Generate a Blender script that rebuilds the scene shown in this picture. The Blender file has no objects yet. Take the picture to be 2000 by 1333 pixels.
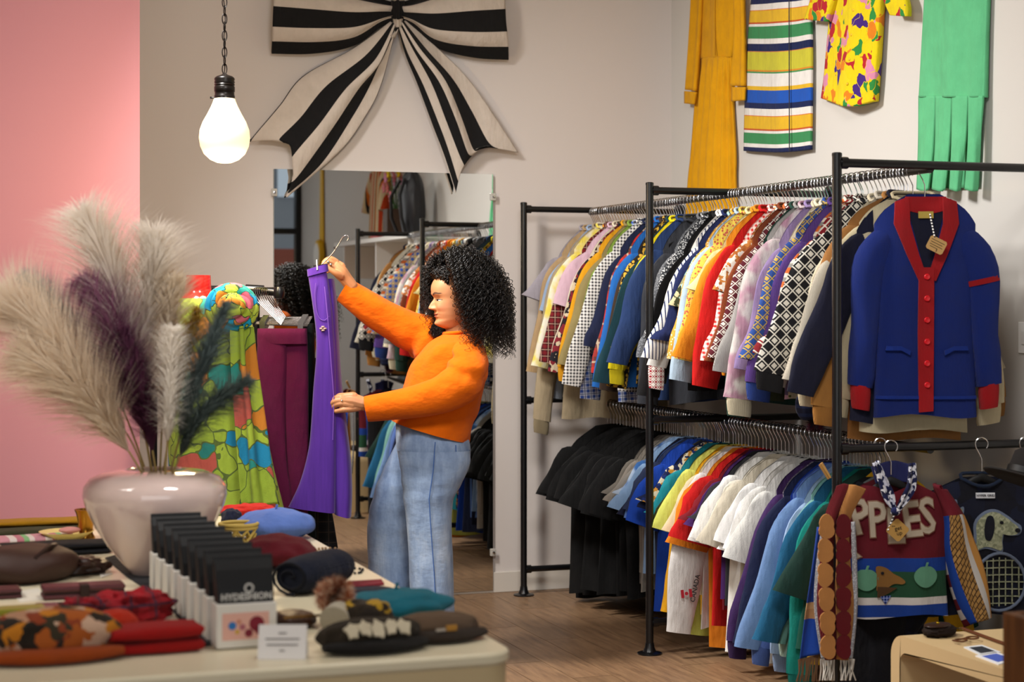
import bpy, bmesh, math, random
import numpy as np
from mathutils import Vector, Matrix
from mathutils import noise as mnoise

# ------------------------------------------------------------------ camera
F = 3500.0                      # focal length in pixels of the 2000 x 1333 frame
CXP, HOR = 1000.0, 591.0        # principal column, horizon row
YAW = math.atan2(1208.0, F)
SA, CA = math.sin(YAW), math.cos(YAW)
CH = 1.57
scene = bpy.context.scene
COL = scene.collection
cam_d = bpy.data.cameras.new('camera')
cam = bpy.data.objects.new('camera', cam_d); COL.objects.link(cam)
cam.location = (0, 0, CH)
cam.rotation_euler = (math.pi/2, 0, -YAW)
cam_d.sensor_fit = 'HORIZONTAL'; cam_d.sensor_width = 36.0
cam_d.lens = 36.0*F/2000.0
cam_d.shift_y = -(666.5-HOR)/2000.0
cam_d.clip_start = .1; cam_d.clip_end = 200
cam_d.dof.use_dof = True
cam_d.dof.focus_distance = 7.6
cam_d.dof.aperture_fstop = 3.2
scene.camera = cam

# ------------------------------------------------------------------ light
scene.view_settings.view_transform = 'Standard'
scene.view_settings.look = 'None'
scene.view_settings.gamma = 1.0
scene.view_settings.use_curve_mapping = False
scene.view_settings.exposure = 0.12
world = bpy.data.worlds.new('world'); scene.world = world
world.use_nodes = True
world.node_tree.nodes['Background'].inputs[0].default_value = (.86, .93, 1.0, 1)
world.node_tree.nodes['Background'].inputs[1].default_value = 0.6

def area(name, loc, target, size, power, color, size_y=None, spread=180):
    l = bpy.data.lights.new(name, 'AREA'); l.energy = power; l.color = color; l.size = size; l.spread = math.radians(spread)
    if size_y: l.shape = 'RECTANGLE'; l.size_y = size_y
    o = bpy.data.objects.new(name, l); COL.objects.link(o); o.location = loc
    o.rotation_euler = (Vector(target)-Vector(loc)).to_track_quat('-Z', 'Y').to_euler()
    return o
area('ceiling_key_light', (0.8, 6.9, 3.75), (3.2, 7.1, 1.2), 0.55, 64, (1, .98, .955), None, 104)
area('ceiling_front_light', (1.6, 3.6, 3.8), (2.4, 7.0, 0.9), 1.0, 50, (1, .975, .945), None, 120)
area('ceiling_table_light', (-1.3, 4.4, 3.7), (0.6, 6.0, 0.9), 0.9, 21, (1, .97, .93), None, 95)
area('window_daylight', (0.2, -0.25, 1.9), (1.5, 6, 1.6), 4.6, 50, (1, .99, .985), 2.2)

# ------------------------------------------------------------------ helpers
R = random.Random(7)
def ray(px, py):
    u = (px-CXP)/F; v = (HOR-py)/F
    return Vector((SA+u*CA, CA-u*SA, v))
CAMP = Vector((0, 0, CH))
def P(px, py, d): return CAMP+ray(px, py)*d
def onZ(px, py, z): r = ray(px, py); return CAMP+r*((z-CH)/r.z)
def onY(px, py, y): r = ray(px, py); return CAMP+r*(y/r.y)
def onX(px, py, x): r = ray(px, py); return CAMP+r*(x/r.x)
RT = Vector((CA, -SA, 0)); VD = Vector((SA, CA, 0)); UP = Vector((0, 0, 1))
def dep(p): return p.dot(VD)

def lin(h):
    if isinstance(h, (tuple, list)): return tuple(h)[:3]
    h = h.lstrip('#'); o = []
    for i in (0, 2, 4):
        c = int(h[i:i+2], 16)/255; o.append(c/12.92 if c <= .04045 else ((c+.055)/1.055)**2.4)
    return tuple(o)

class N:
    """tiny node-graph helper"""
    def __init__(s, name, rough=.8, metal=0, spec=.3, sheen=0, **kw):
        s.m = bpy.data.materials.new(name); s.m.use_nodes = True
        s.t = s.m.node_tree; s.b = s.t.nodes['Principled BSDF']
        s.b.inputs['Roughness'].default_value = rough; s.b.inputs['Metallic'].default_value = metal
        s.b.inputs['Specular IOR Level'].default_value = spec
        if sheen:
            s.b.inputs['Sheen Weight'].default_value = sheen; s.b.inputs['Sheen Roughness'].default_value = .5
        s._c = None
    def n(s, typ, **kw):
        x = s.t.nodes.new(typ)
        for k, v in kw.items(): setattr(x, k, v)
        return x
    def link(s, a, b): s.t.links.new(a, b)
    def co(s, kind='Object'):
        if s._c is None: s._c = s.n('ShaderNodeTexCoord')
        return s._c.outputs[kind]
    def xyz(s, kind='Object', sc=(1, 1, 1), rot=(0, 0, 0)):
        mp = s.n('ShaderNodeMapping'); mp.inputs['Scale'].default_value = sc; mp.inputs['Rotation'].default_value = rot
        s.link(s.co(kind), mp.inputs[0]); return mp.outputs[0]
    def sep(s, v):
        q = s.n('ShaderNodeSeparateXYZ'); s.link(v, q.inputs[0]); return q.outputs
    def math(s, op, a, b=None):
        q = s.n('ShaderNodeMath', operation=op)
        for i, v in enumerate((a, b)):
            if v is None: continue
            if isinstance(v, (int, float)): q.inputs[i].default_value = v
            else: s.link(v, q.inputs[i])
        return q.outputs[0]
    def rgb(s, h):
        q = s.n('ShaderNodeRGB'); q.outputs[0].default_value = (*lin(h), 1); return q.outputs[0]
    def mix(s, f, a, b):
        q = s.n('ShaderNodeMix', data_type='RGBA')
        for i, v in ((0, f), (6, a), (7, b)):
            if isinstance(v, (int, float)): q.inputs[i].default_value = v
            elif isinstance(v, (str, tuple)): q.inputs[i].default_value = (*lin(v), 1)
            else: s.link(v, q.inputs[i])
        return q.outputs[2]
    def ramp(s, f, stops, interp='CONSTANT'):
        q = s.n('ShaderNodeValToRGB'); e = q.color_ramp; e.interpolation = interp
        while len(e.elements) > 1: e.elements.remove(e.elements[-1])
        for i, (p, c) in enumerate(stops):
            el = e.elements[0] if i == 0 else e.elements.new(p)
            el.position = p; el.color = (*lin(c), 1)
        s.link(f, q.inputs[0]); return q.outputs[0]
    def noise(s, v, scale, detail=3, rough=.5):
        q = s.n('ShaderNodeTexNoise'); q.inputs['Scale'].default_value = scale; q.inputs['Detail'].default_value = detail
        q.inputs['Roughness'].default_value = rough
        s.link(v, q.inputs['Vector']); return q.outputs[0]
    def voro(s, v, scale, feature='F1', out=0):
        q = s.n('ShaderNodeTexVoronoi', feature=feature); q.inputs['Scale'].default_value = scale
        s.link(v, q.inputs['Vector']); return q.outputs[out]
    def bump(s, h, st=.3, dist=.002):
        q = s.n('ShaderNodeBump'); q.inputs['Strength'].default_value = st; q.inputs['Distance'].default_value = dist
        s.link(h, q.inputs['Height']); s.link(q.outputs[0], s.b.inputs['Normal'])
    def base(s, c):
        i = s.b.inputs['Base Color']
        if isinstance(c, (str, tuple)): i.default_value = (*lin(c), 1)
        else: s.link(c, i)
        return s.m

_mc = {}
def plain(col, rough=.8, metal=0, spec=.3, bump=None, sheen=0, coat=0, var=.0):
    key = ('p', col, rough, metal, spec, bump, sheen, coat, var)
    if key in _mc: return _mc[key]
    g = N('plain_'+str(col).strip('#'), rough, metal, spec, sheen)
    if coat: g.b.inputs['Coat Weight'].default_value = coat; g.b.inputs['Coat Roughness'].default_value = .05
    if var:
        c = g.mix(g.noise(g.co(), 6, 4), tuple(x*(1-var) for x in lin(col)), tuple(min(1, x*(1+var)) for x in lin(col)))
        g.base(c)
    else: g.base(col)
    if bump: g.bump(g.noise(g.co(), bump[0], 3), bump[1], .003)
    _mc[key] = g.m; return g.m

def fabric(spec):
    """procedural cloth from a short pattern description; coordinates are the garment's own"""
    key = ('f', repr(spec))
    if key in _mc: return _mc[key]
    k = spec[0]
    g = N('fabric_'+k, .88, 0, .15, .04)
    knit = False
    if k == 'plain':
        c = g.mix(g.noise(g.co(), 9, 4), tuple(x*.86 for x in lin(spec[1])), tuple(min(1, x*1.1) for x in lin(spec[1])))
    elif k == 'knit':
        knit = True
        w = g.n('ShaderNodeTexWave'); w.inputs['Scale'].default_value = 105; w.inputs['Distortion'].default_value = 2.5
        g.link(g.xyz(), w.inputs[0])
        c = g.mix(w.outputs[1], tuple(x*.8 for x in lin(spec[1])), lin(spec[1]))
        hgt = g.math('MULTIPLY', w.outputs[1], .12)
    elif k == 'stripe':       # axis, scale(cycles per metre), [(pos,colour)...]
        x = g.sep(g.co())[{'x': 0, 'y': 1, 'z': 2}[spec[1]]]
        f = g.math('FRACT', g.math('MULTIPLY', x, spec[2])); c = g.ramp(f, spec[3])
    elif k == 'bands':        # z extents in metres: zmin, zmax, [(pos,colour)]
        x = g.sep(g.co())[2]
        f = g.math('DIVIDE', g.math('SUBTRACT', x, spec[1]), spec[2]-spec[1]); c = g.ramp(f, spec[3])
    elif k == 'uvstripe':
        x = g.sep(g.co('UV'))[spec[1]]
        c = g.ramp(x, spec[2])
    elif k == 'plaid':        # ground, bar, line, cycles
        o = g.sep(g.co()); fx = g.math('FRACT', g.math('MULTIPLY', o[0], spec[4])); fz = g.math('FRACT', g.math('MULTIPLY', o[2], spec[4]))
        bx = g.math('LESS_THAN', fx, .45); bz = g.math('LESS_THAN', fz, .45)
        lx = g.math('LESS_THAN', g.math('ABSOLUTE', g.math('SUBTRACT', fx, .72)), .05); lz = g.math('LESS_THAN', g.math('ABSOLUTE', g.math('SUBTRACT', fz, .72)), .05)
        c = g.mix(g.math('MULTIPLY', g.math('ADD', bx, bz), .5), spec[1], spec[2])
        c = g.mix(g.math('MULTIPLY', g.math('MAXIMUM', lx, lz), .8), c, spec[3])
    elif k == 'dots':         # ground, dot, scale, radius
        c = g.mix(g.math('LESS_THAN', g.voro(g.co(), spec[3]), spec[4]), spec[1], spec[2])
    elif k == 'blob':         # colours, scale
        d = g.n('ShaderNodeTexVoronoi'); d.inputs['Scale'].default_value = spec[2]
        nz = g.n('ShaderNodeTexNoise'); nz.inputs['Scale'].default_value = spec[2]*.8
        g.link(g.co(), nz.inputs['Vector'])
        v = g.n('ShaderNodeVectorMath', operation='SCALE'); v.inputs['Scale'].default_value = 1.6/spec[2]; g.link(nz.outputs[1], v.inputs[0])
        a = g.n('ShaderNodeVectorMath', operation='ADD'); g.link(g.co(), a.inputs[0]); g.link(v.outputs[0], a.inputs[1])
        g.link(a.outputs[0], d.inputs['Vector'])
        r = g.sep(d.outputs[1])[0]; n = len(spec[1])
        c = g.ramp(r, [(i/n, q) for i, q in enumerate(spec[1])])
        if len(spec) > 3:
            e = g.n('ShaderNodeTexVoronoi', feature='DISTANCE_TO_EDGE'); e.inputs['Scale'].default_value = spec[2]; g.link(a.outputs[0], e.inputs['Vector'])
            c = g.mix(g.math('LESS_THAN', e.outputs[0], .022), c, spec[3])
    elif k == 'nordic':       # ground, figure, scale
        o = g.sep(g.co()); s = spec[3]
        a = g.math('ABSOLUTE', g.math('SUBTRACT', g.math('FRACT', g.math('MULTIPLY', o[0], s)), .5))
        b = g.math('ABSOLUTE', g.math('SUBTRACT', g.math('FRACT', g.math('MULTIPLY', o[2], s)), .5))
        dia = g.math('ADD', a, b)
        m1 = g.math('LESS_THAN', dia, .27); m2 = g.math('LESS_THAN', g.math('ABSOLUTE', g.math('SUBTRACT', dia, .5)), .07)
        c = g.mix(g.math('MAXIMUM', m1, m2), spec[1], spec[2])
    elif k == 'dye':
        c = g.ramp(g.noise(g.co(), spec[3], 2), [(.35, spec[1]), (.6, spec[2])], 'EASE')
    c = g.mix(g.math('MULTIPLY', g.noise(g.co(), 14, 5, .65), .3), c, (.03, .028, .026))
    g.base(c)
    if not knit: hgt = g.math('MULTIPLY', g.noise(g.co(), 240, 2), .06)
    wr = g.noise(g.xyz('Object', (13, 13, 4.2)), 1.0, 3, .55)     # soft drape wrinkles
    g.bump(g.math('ADD', wr, hgt), .75, .02)
    _mc[key] = g.m; return g.m

# ------------------------------------------------------------------ mesh builders
def addobj(name, me, parent=None, mat=None, smooth=True, loc=None):
    o = bpy.data.objects.new(name, me); COL.objects.link(o)
    if mat is not None:
        me.materials.clear(); me.materials.append(mat)
    if smooth and len(me.polygons):
        me.polygons.foreach_set('use_smooth', np.ones(len(me.polygons), dtype=bool)); me.update()
    if parent is not None: o.parent = parent
    if loc is not None: o.location = loc
    return o
def tag(o, label, cat, group=None, kind=None):
    o['label'] = label
    if cat: o['category'] = cat
    if group: o['group'] = group
    if kind: o['kind'] = kind
    return o
def thing(name, label, cat, loc=(0, 0, 0), rotz=0, group=None):
    o = bpy.data.objects.new(name, None); COL.objects.link(o)
    o.empty_display_size = .05
    o.location = loc; o.rotation_euler = (0, 0, rotz)
    return tag(o, label, cat, group)
def struct(o): o['kind'] = 'structure'; return o

def chain(o):
    v = Vector((0, 0, 0))
    while o is not None: v = v+o.location; o = o.parent
    return v
class MB:
    """collects geometry of ONE part"""
    def __init__(s): s.v = []; s.f = []; s.uv = None
    def add(s, v, f):
        b = len(s.v); s.v += [tuple(q) for q in v]; s.f += [tuple(i+b for i in q) for q in f]; return s
    def box(s, lo, hi):
        x0, y0, z0 = lo; x1, y1, z1 = hi
        return s.add([(x0,y0,z0),(x1,y0,z0),(x1,y1,z0),(x0,y1,z0),(x0,y0,z1),(x1,y0,z1),(x1,y1,z1),(x0,y1,z1)],
                     [(0,3,2,1),(4,5,6,7),(0,1,5,4),(1,2,6,5),(2,3,7,6),(3,0,4,7)])
    def tube(s, pts, r, n=10, closed=False, cap=True):
        pts = [Vector(p) for p in pts]; m = len(pts)
        rr = r if isinstance(r, (list, tuple)) else [r]*m
        rings = []; prev = None
        for i, p in enumerate(pts):
            a = pts[i-1] if (i > 0 or closed) else p; b = pts[(i+1) % m] if (i < m-1 or closed) else p
            t = (b-a); t = t.normalized() if t.length > 1e-9 else Vector((0, 0, 1))
            if prev is None:
                q = Vector((1, 0, 0)) if abs(t.x) < .9 else Vector((0, 1, 0)); u = t.cross(q).normalized()
            else:
                u = (prev-t*prev.dot(t)); u = u.normalized() if u.length > 1e-6 else t.orthogonal().normalized()
            prev = u; w = t.cross(u)
            rings.append([p+(u*math.cos(k*2*math.pi/n)+w*math.sin(k*2*math.pi/n))*rr[i] for k in range(n)])
        return s.rings(rings, closed, cap)
    def rings(s, rings, closed=False, cap=True):
        n = len(rings[0]); m = len(rings); v = [p for q in rings for p in q]; f = []
        for i in range(m if closed else m-1):
            for k in range(n):
                j = (i+1) % m
                f.append((i*n+k, i*n+(k+1) % n, j*n+(k+1) % n, j*n+k))
        if cap and not closed:
            f.append(tuple(range(n))[::-1]); f.append(tuple((m-1)*n+k for k in range(n)))
        return s.add(v, f)
    def lathe(s, prof, n=32, c=(0, 0, 0)):
        rings = [[(c[0]+r*math.cos(2*math.pi*k/n), c[1]+r*math.sin(2*math.pi*k/n), c[2]+z) for k in range(n)] for r, z in prof]
        return s.rings(rings, False, True)
    def prism(s, poly, y0, y1):
        """polygon in x,z extruded along y"""
        n = len(poly); v = [(x, y0, z) for x, z in poly]+[(x, y1, z) for x, z in poly]
        f = [tuple(range(n)), tuple(range(2*n-1, n-1, -1))]+[(i, i+n, (i+1) % n+n, (i+1) % n) for i in range(n)]
        return s.add(v, f)
    def mesh(s, name, off=None):
        me = bpy.data.meshes.new(name)
        v = s.v
        if off is not None: v = [(a-off[0], b-off[1], c-off[2]) for a, b, c in v]
        me.from_pydata(v, [], s.f)
        bm = bmesh.new(); bm.from_mesh(me); bmesh.ops.recalc_face_normals(bm, faces=bm.faces); bm.to_mesh(me); bm.free()
        return me
    def build(s, name, mat, parent=None, smooth=True, bevel=0, world=True):
        off = None
        if parent is not None and world:
            off = chain(parent)
        o = addobj(name, s.mesh(name, off), parent, mat, smooth)
        if bevel:
            b = o.modifiers.new('bevel', 'BEVEL'); b.width = bevel; b.segments = 2; b.limit_method = 'ANGLE'; b.angle_limit = .6
        if smooth:
            try:
                o.data.set_sharp_from_angle(angle=math.radians(50))
            except Exception: pass
        return o

def crom(pts, n):
    """Catmull-Rom resample of an (m, ...) array to n samples, uniform in index"""
    a = np.asarray(pts, float); m = len(a)
    t = np.linspace(0, m-1, n); i = np.clip(t.astype(int), 0, m-2); f = (t-i).reshape(-1, *([1]*(a.ndim-1)))
    p0 = a[np.maximum(i-1, 0)]; p1 = a[i]; p2 = a[i+1]; p3 = a[np.minimum(i+2, m-1)]
    return .5*((2*p1)+(-p0+p2)*f+(2*p0-5*p1+4*p2-p3)*f*f+(-p0+3*p1-3*p2+p3)*f**3)

def patch(ctrl, nu, nv, thick=.004, disp=None, name='patch'):
    """cloth sheet from a control grid [v][u] of points, with thickness and UVs; disp(u,v)-> metres along the normal"""
    a = np.array([[list(p) for p in row] for row in ctrl], float)
    a = crom(a, nv); a = np.swapaxes(crom(np.swapaxes(a, 0, 1), nu), 0, 1)
    du = np.gradient(a, axis=1); dv = np.gradient(a, axis=0)
    nn = np.cross(du, dv); nn /= np.linalg.norm(nn, axis=2, keepdims=True)+1e-12
    uu, vv = np.meshgrid(np.linspace(0, 1, nu), np.linspace(0, 1, nv))
    c = a.mean(axis=(0, 1))
    if ((np.array([0, 0, CH])-c)*nn.mean(axis=(0, 1))).sum() < 0: nn = -nn
    if disp is not None: a = a+nn*disp(uu, vv)[..., None]
    b = a-nn*thick
    v = np.concatenate([a.reshape(-1, 3), b.reshape(-1, 3)]); K = nu*nv; f = []
    for j in range(nv-1):
        for i in range(nu-1):
            q = (j*nu+i, j*nu+i+1, (j+1)*nu+i+1, (j+1)*nu+i); f.append(q); f.append(tuple(x+K for x in q[::-1]))
    for i in range(nu-1):
        f.append((i, i+K, i+1+K, i+1)); j = (nv-1)*nu; f.append((j+i, j+i+1, j+i+1+K, j+i+K))
    for j in range(nv-1):
        f.append((j*nu, (j+1)*nu, (j+1)*nu+K, j*nu+K)); i = nu-1; f.append((j*nu+i, j*nu+i+K, (j+1)*nu+i+K, (j+1)*nu+i))
    m = MB(); m.v = [tuple(x) for x in v]; m.f = f
    U = np.concatenate([np.stack([uu, vv], -1).reshape(-1, 2)]*2); m.uv = U
    return m
def build_uv(m, name, mat, parent):
    off = chain(parent)
    me = bpy.data.meshes.new(name)
    me.from_pydata([(a-off[0], b-off[1], c-off[2]) for a, b, c in m.v], [], m.f)
    lay = me.uv_layers.new(name='UVMap')
    li = np.zeros(len(me.loops), dtype=np.int32); me.loops.foreach_get('vertex_index', li)
    lay.data.foreach_set('uv', np.asarray(m.uv)[li].astype(np.float32).ravel())
    bm = bmesh.new(); bm.from_mesh(me); bmesh.ops.recalc_face_normals(bm, faces=bm.faces); bm.to_mesh(me); bm.free()
    return addobj(name, me, parent, mat)

def loft(secs, nsec, n=28, power=1.0, disp=None, cap=(False, False), turnin=0):
    """secs: (centre, halfA, halfB) vectors; smooth tube through them"""
    a = np.array([[list(c), list(A), list(B)] for c, A, B in secs], float)
    a = crom(a, nsec); rings = []
    for j in range(nsec):
        c, A, B = a[j]; ring = []
        for k in range(n):
            t = 2*math.pi*k/n; cx, sx = math.cos(t), math.sin(t)
            x = math.copysign(abs(cx)**power, cx); y = math.copysign(abs(sx)**power, sx)
            s = 1+(disp(j/(nsec-1), k/n) if disp else 0)
            ring.append(c+(A*x+B*y)*s)
        rings.append(ring)
    if turnin:        # fold the far rim inwards so an opening shows an inside
        c = a[-1][0]; last = rings[-1]; d = a[-1][0]-a[-2][0]; d = d/(np.linalg.norm(d)+1e-9)
        rings.append([c+(p-c)*.93 for p in last]); rings.append([c+(p-c)*.9-d*turnin for p in last]); rings.append([c+(p-c)*.5-d*turnin*1.1 for p in last])
    m = MB(); m.rings([[tuple(p) for p in r] for r in rings], False, False)
    nn = len(rings)
    if cap[0]: m.f.append(tuple(range(n)))
    if cap[1]: m.f.append(tuple((nn-1)*n+k for k in range(n)))
    return m

def copy_tree(o, parent=None):
    c = o.copy(); COL.objects.link(c)
    if parent is not None: c.parent = parent
    for ch in list(o.children): copy_tree(ch, c)
    return c

def text_mb(s, size, align='CENTER', extrude=.0006, bold=0):
    cu = bpy.data.curves.new('lettering', 'FONT'); cu.body = s; cu.size = size; cu.align_x = align; cu.align_y = 'CENTER'
    cu.extrude = extrude; cu.offset = bold; cu.resolution_u = 2
    o = bpy.data.objects.new('lettering', cu)
    COL.objects.link(o); bpy.context.view_layer.update()
    me = bpy.data.meshes.new_from_object(o)
    m = MB(); m.v = [tuple(v.co) for v in me.vertices]; m.f = [tuple(p.vertices) for p in me.polygons]
    bpy.data.objects.remove(o); bpy.data.meshes.remove(me); bpy.data.curves.remove(cu)
    return m
def place(m, M):
    m.v = [tuple(M @ Vector(v)) for v in m.v]; return m
def frame(o, x, y):
    """matrix with local x,y axes (unit) at o"""
    x = Vector(x).normalized(); y = (Vector(y)-x*Vector(y).dot(x)).normalized(); z = x.cross(y)
    M = Matrix.Identity(4)
    for i in range(3): M[i][0] = x[i]; M[i][1] = y[i]; M[i][2] = z[i]; M[i][3] = o[i]
    return M
def blobmesh(rx, ry, rz, n=32, m=18, nz=.0, nf=6, seed=0, flat=0):
    """pillow shape sitting on z=0; flat: superellipse squareness"""
    rings = []
    for j in range(m+1):
        ph = -math.pi/2+math.pi*j/m; ring = []
        for k in range(n):
            t = 2*math.pi*k/n
            c = max(math.cos(ph), .0)**(.7 if flat else 1); p = Vector((rx*c*math.cos(t), ry*c*math.sin(t), rz*math.sin(ph)))
            q = 1+nz*mnoise.noise(Vector((p.x*nf/rx+seed, p.y*nf/ry, p.z*nf/rz*.5)))
            ring.append((p.x*q, p.y*q, max(-.9*rz, p.z*q)+.9*rz))
        rings.append(ring)
    b = MB(); b.rings(rings, False, True); return b
CHROME = plain('#d8d8da', .18, 1.0, .5)
BLACKM = plain('#0b0b0d', .28, 0, .5)
BLACKP = plain('#0a0a0b', .5, 0, .3)
# ------------------------------------------------------------------ the room
XR, YB, ZC = 4.12, 9.2, 3.95
XL, YF = -3.0, -0.5
WALLW = plain('#d9d2c9', .9, 0, .2, (180, .05))
def wallmat(col):
    g = N('wall_paint', .88, 0, .2)
    g.bump(g.noise(g.co(), 160, 4), .06, .002)
    g.base(g.mix(g.noise(g.co(), 1.2, 3), tuple(x*.97 for x in lin(col)), lin(col))); return g.m
WB = wallmat('#d2cac5'); WR = wallmat('#cac6c0'); WP = wallmat('#d596a2')
struct(MB().box((XL, YB, 0), (XR+.1, YB+.1, ZC)).build('wall_back', WB, None, False))
struct(MB().box((XR, YF, 0), (XR+.1, YB, ZC)).build('wall_right', WR, None, False))
struct(MB().box((XL-.1, YF, 0), (XL, YB+.1, ZC)).build('wall_left', WR, None, False))
struct(MB().box((XL-.1, YF-.1, ZC), (XR+.1, YB+.1, ZC+.1)).build('ceiling', plain('#e6e1da', .9), None, False))
pk = onY(273, 500, 8.2)
struct(MB().box((XL, 8.2, 0), (pk.x, 8.34, ZC)).build('wall_partition', WP, None, False))
# front wall with the shop windows behind the camera
fw = MB(); fw.box((XL, YF-.1, 0), (XR+.1, YF, .25)); fw.box((XL, YF-.1, 3.2), (XR+.1, YF, ZC)); fw.box((XL, YF-.1, .25), (-2.6, YF, 3.2))
struct(fw.build('wall_front', WR, None, False))
GLASS = N('window_glass', .02, 0, .5); GLASS.b.inputs['Transmission Weight'].default_value = 1.0; GLASS.b.inputs['IOR'].default_value = 1.02; GLASS.base('#ffffff'); GLASS = GLASS.m
wx = [-2.6, -1.0, .6, 2.2, 3.2, 4.12]
for i in range(5):
    w = struct(thing('window_%d' % (i+1), 'tall black-framed shop window behind the camera', None, (wx[i], YF, .25)))
    del w['label']
    a, b = wx[i], wx[i+1]
    fr = MB(); fr.box((a, YF-.09, .25), (a+.06, YF+.02, 3.2)); fr.box((b-.06, YF-.09, .25), (b, YF+.02, 3.2))
    fr.box((a+.06, YF-.09, .25), (b-.06, YF+.02, .33)); fr.box((a+.06, YF-.09, 3.12), (b-.06, YF+.02, 3.2)); fr.box((a+.06, YF-.09, 2.3), (b-.06, YF+.02, 2.36))
    fr.build('window_frame', BLACKM, w, False)
    MB().box((a+.06, YF-.05, .33), (b-.06, YF-.04, 3.12)).build('pane', GLASS, w, False)
# street seen through the glass in the mirror
sb = thing('street_building', 'ochre brick building across the street, reflected in the mirror glass', 'building', (4, -9, 0))
MB().box((-6, -10, 0), (12, -9, 2.4)).build('ground_storey', fabric(('blob', ['#b79a5a', '#a5803f', '#c0a878', '#8a4a3a'], .9)), sb, False)
MB().box((-6, -10, 2.4), (12, -9, 9)).build('upper_storey', plain('#7d7f82', .8), sb, False)
for k in range(6): MB().box((-4+k*2.4, -9.0, 3.2), (-2.8+k*2.4, -8.94, 5.4)).build('window', plain('#d9e2ea', .2), sb, False)
# floor: planks laid towards the back wall
fl = MB().box((XL-.1, YF-.1, -.1), (XR+.1, YB+.1, -.006)).build('floor', plain('#3d2c1e', .7), None, False); struct(fl)
g = N('oak_plank', .42, 0, .35)
oi = g.n('ShaderNodeObjectInfo'); rnd = oi.outputs['Random']
mp = g.n('ShaderNodeMapping'); mp.inputs['Scale'].default_value = (16, 1.6, 1); g.link(g.co(), mp.inputs[0])
cb = g.n('ShaderNodeCombineXYZ'); g.link(g.math('MULTIPLY', rnd, 40), cb.inputs[1]); g.link(g.math('MULTIPLY', rnd, 9), cb.inputs[0]); g.link(cb.outputs[0], mp.inputs[1])
gr = g.noise(mp.outputs[0], 2.2, 6, .65)
c = g.ramp(gr, [(.25, '#5f4634'), (.5, '#85674c'), (.75, '#9c7b5b')], 'LINEAR')
c = g.mix(g.math('MULTIPLY', rnd, .4), c, '#6f573f'); g.bump(gr, .12, .002); PLANK = g.base(c)
pm = MB().box((-.0885, -.598, -.012), (.0885, .598, 0)).mesh('plank')
for i in range(24):
    x = XR-.09-i*.18
    y = YB-.6+((i*.37) % 1.2)
    while y > 2.6:
        if y-.6 < YB:
            hi = min(y+.598, YB-.001); lo = y-.598
            o = addobj('plank', pm, fl, PLANK if not fl.children else None, False, (x, (hi+lo)/2, 0)); o.scale.y = (hi-lo)/1.196
        y -= 1.2
fo = MB().box((XL, YF, -.012), (XR, 2.4, -.001)).build('floor_near', plain('#7d6048', .5), None, False); struct(fo)
fo2 = MB().box((XL, 2.4, -.012), (XR-24*.18, YB, -.001)).build('floor_side', plain('#7d6048', .5), None, False); struct(fo2)
bbm = plain('#cfc7bc', .6)
bb = MB().box((pk.x+.0, YB-.014, 0), (XR, YB, .11)); struct(bb.build('baseboard_back', bbm, None, False, .003))
struct(MB().box((XR-.014, YF, 0), (XR, YB-.014, .11)).build('baseboard_right', bbm, None, False, .003))
# light switch on the right wall
sp = onX(2004, 660, XR)
sw = thing('light_switch', 'white light switch plate on the right-hand wall', 'switch', (XR, sp.y, sp.z))
MB().box((XR-.008, sp.y-.04, sp.z-.06), (XR, sp.y+.04, sp.z+.06)).build('plate', plain('#f0efec', .4), sw, False, .002)
MB().box((XR-.014, sp.y-.012, sp.z-.025), (XR-.008, sp.y+.012, sp.z+.025)).build('rocker', plain('#e4e3e0', .4), sw, False, .001)

# ------------------------------------------------------------------ mirror
ml, mr = onY(534, 331, YB-.006), onY(961, 339, YB-.006)
MIR = N('mirror_silver', .0, 1.0, .5); MIR.base('#eef0ee'); MIR = MIR.m
mi = thing('wall_mirror', 'frameless floor-to-head wall mirror behind the woman, clipped to the wall', 'mirror', (ml.x, YB-.02, 0.0))
MB().box((ml.x, YB-.022, .015), (mr.x, YB-.016, 2.262)).build('mirror_glass', MIR, mi, False)
MB().box((ml.x, YB-.016, .015), (mr.x, YB-.0005, 2.262)).build('backing', plain('#8d9490', .5), mi, False)
CLIPM = plain('#b4b0a8', .1, 0, .6)
for (x, z) in ((ml.x, 2.14), (mr.x, 2.14), (mr.x, .22), (ml.x, .22)):
    b = MB().box((x-.016, YB-.032, z-.02), (x+.016, YB-.0225, z+.02)); o = b.build('clip', CLIPM, mi, False, .004)
    MB().lathe([(.0, 0), (.007, 0), (.007, .004), (0, .005)], 10).build('screw', CHROME, o, True, 0, False).location = (x-ml.x, -.014, z)
    o.children[0].rotation_euler = (math.pi/2, 0, 0)

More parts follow.
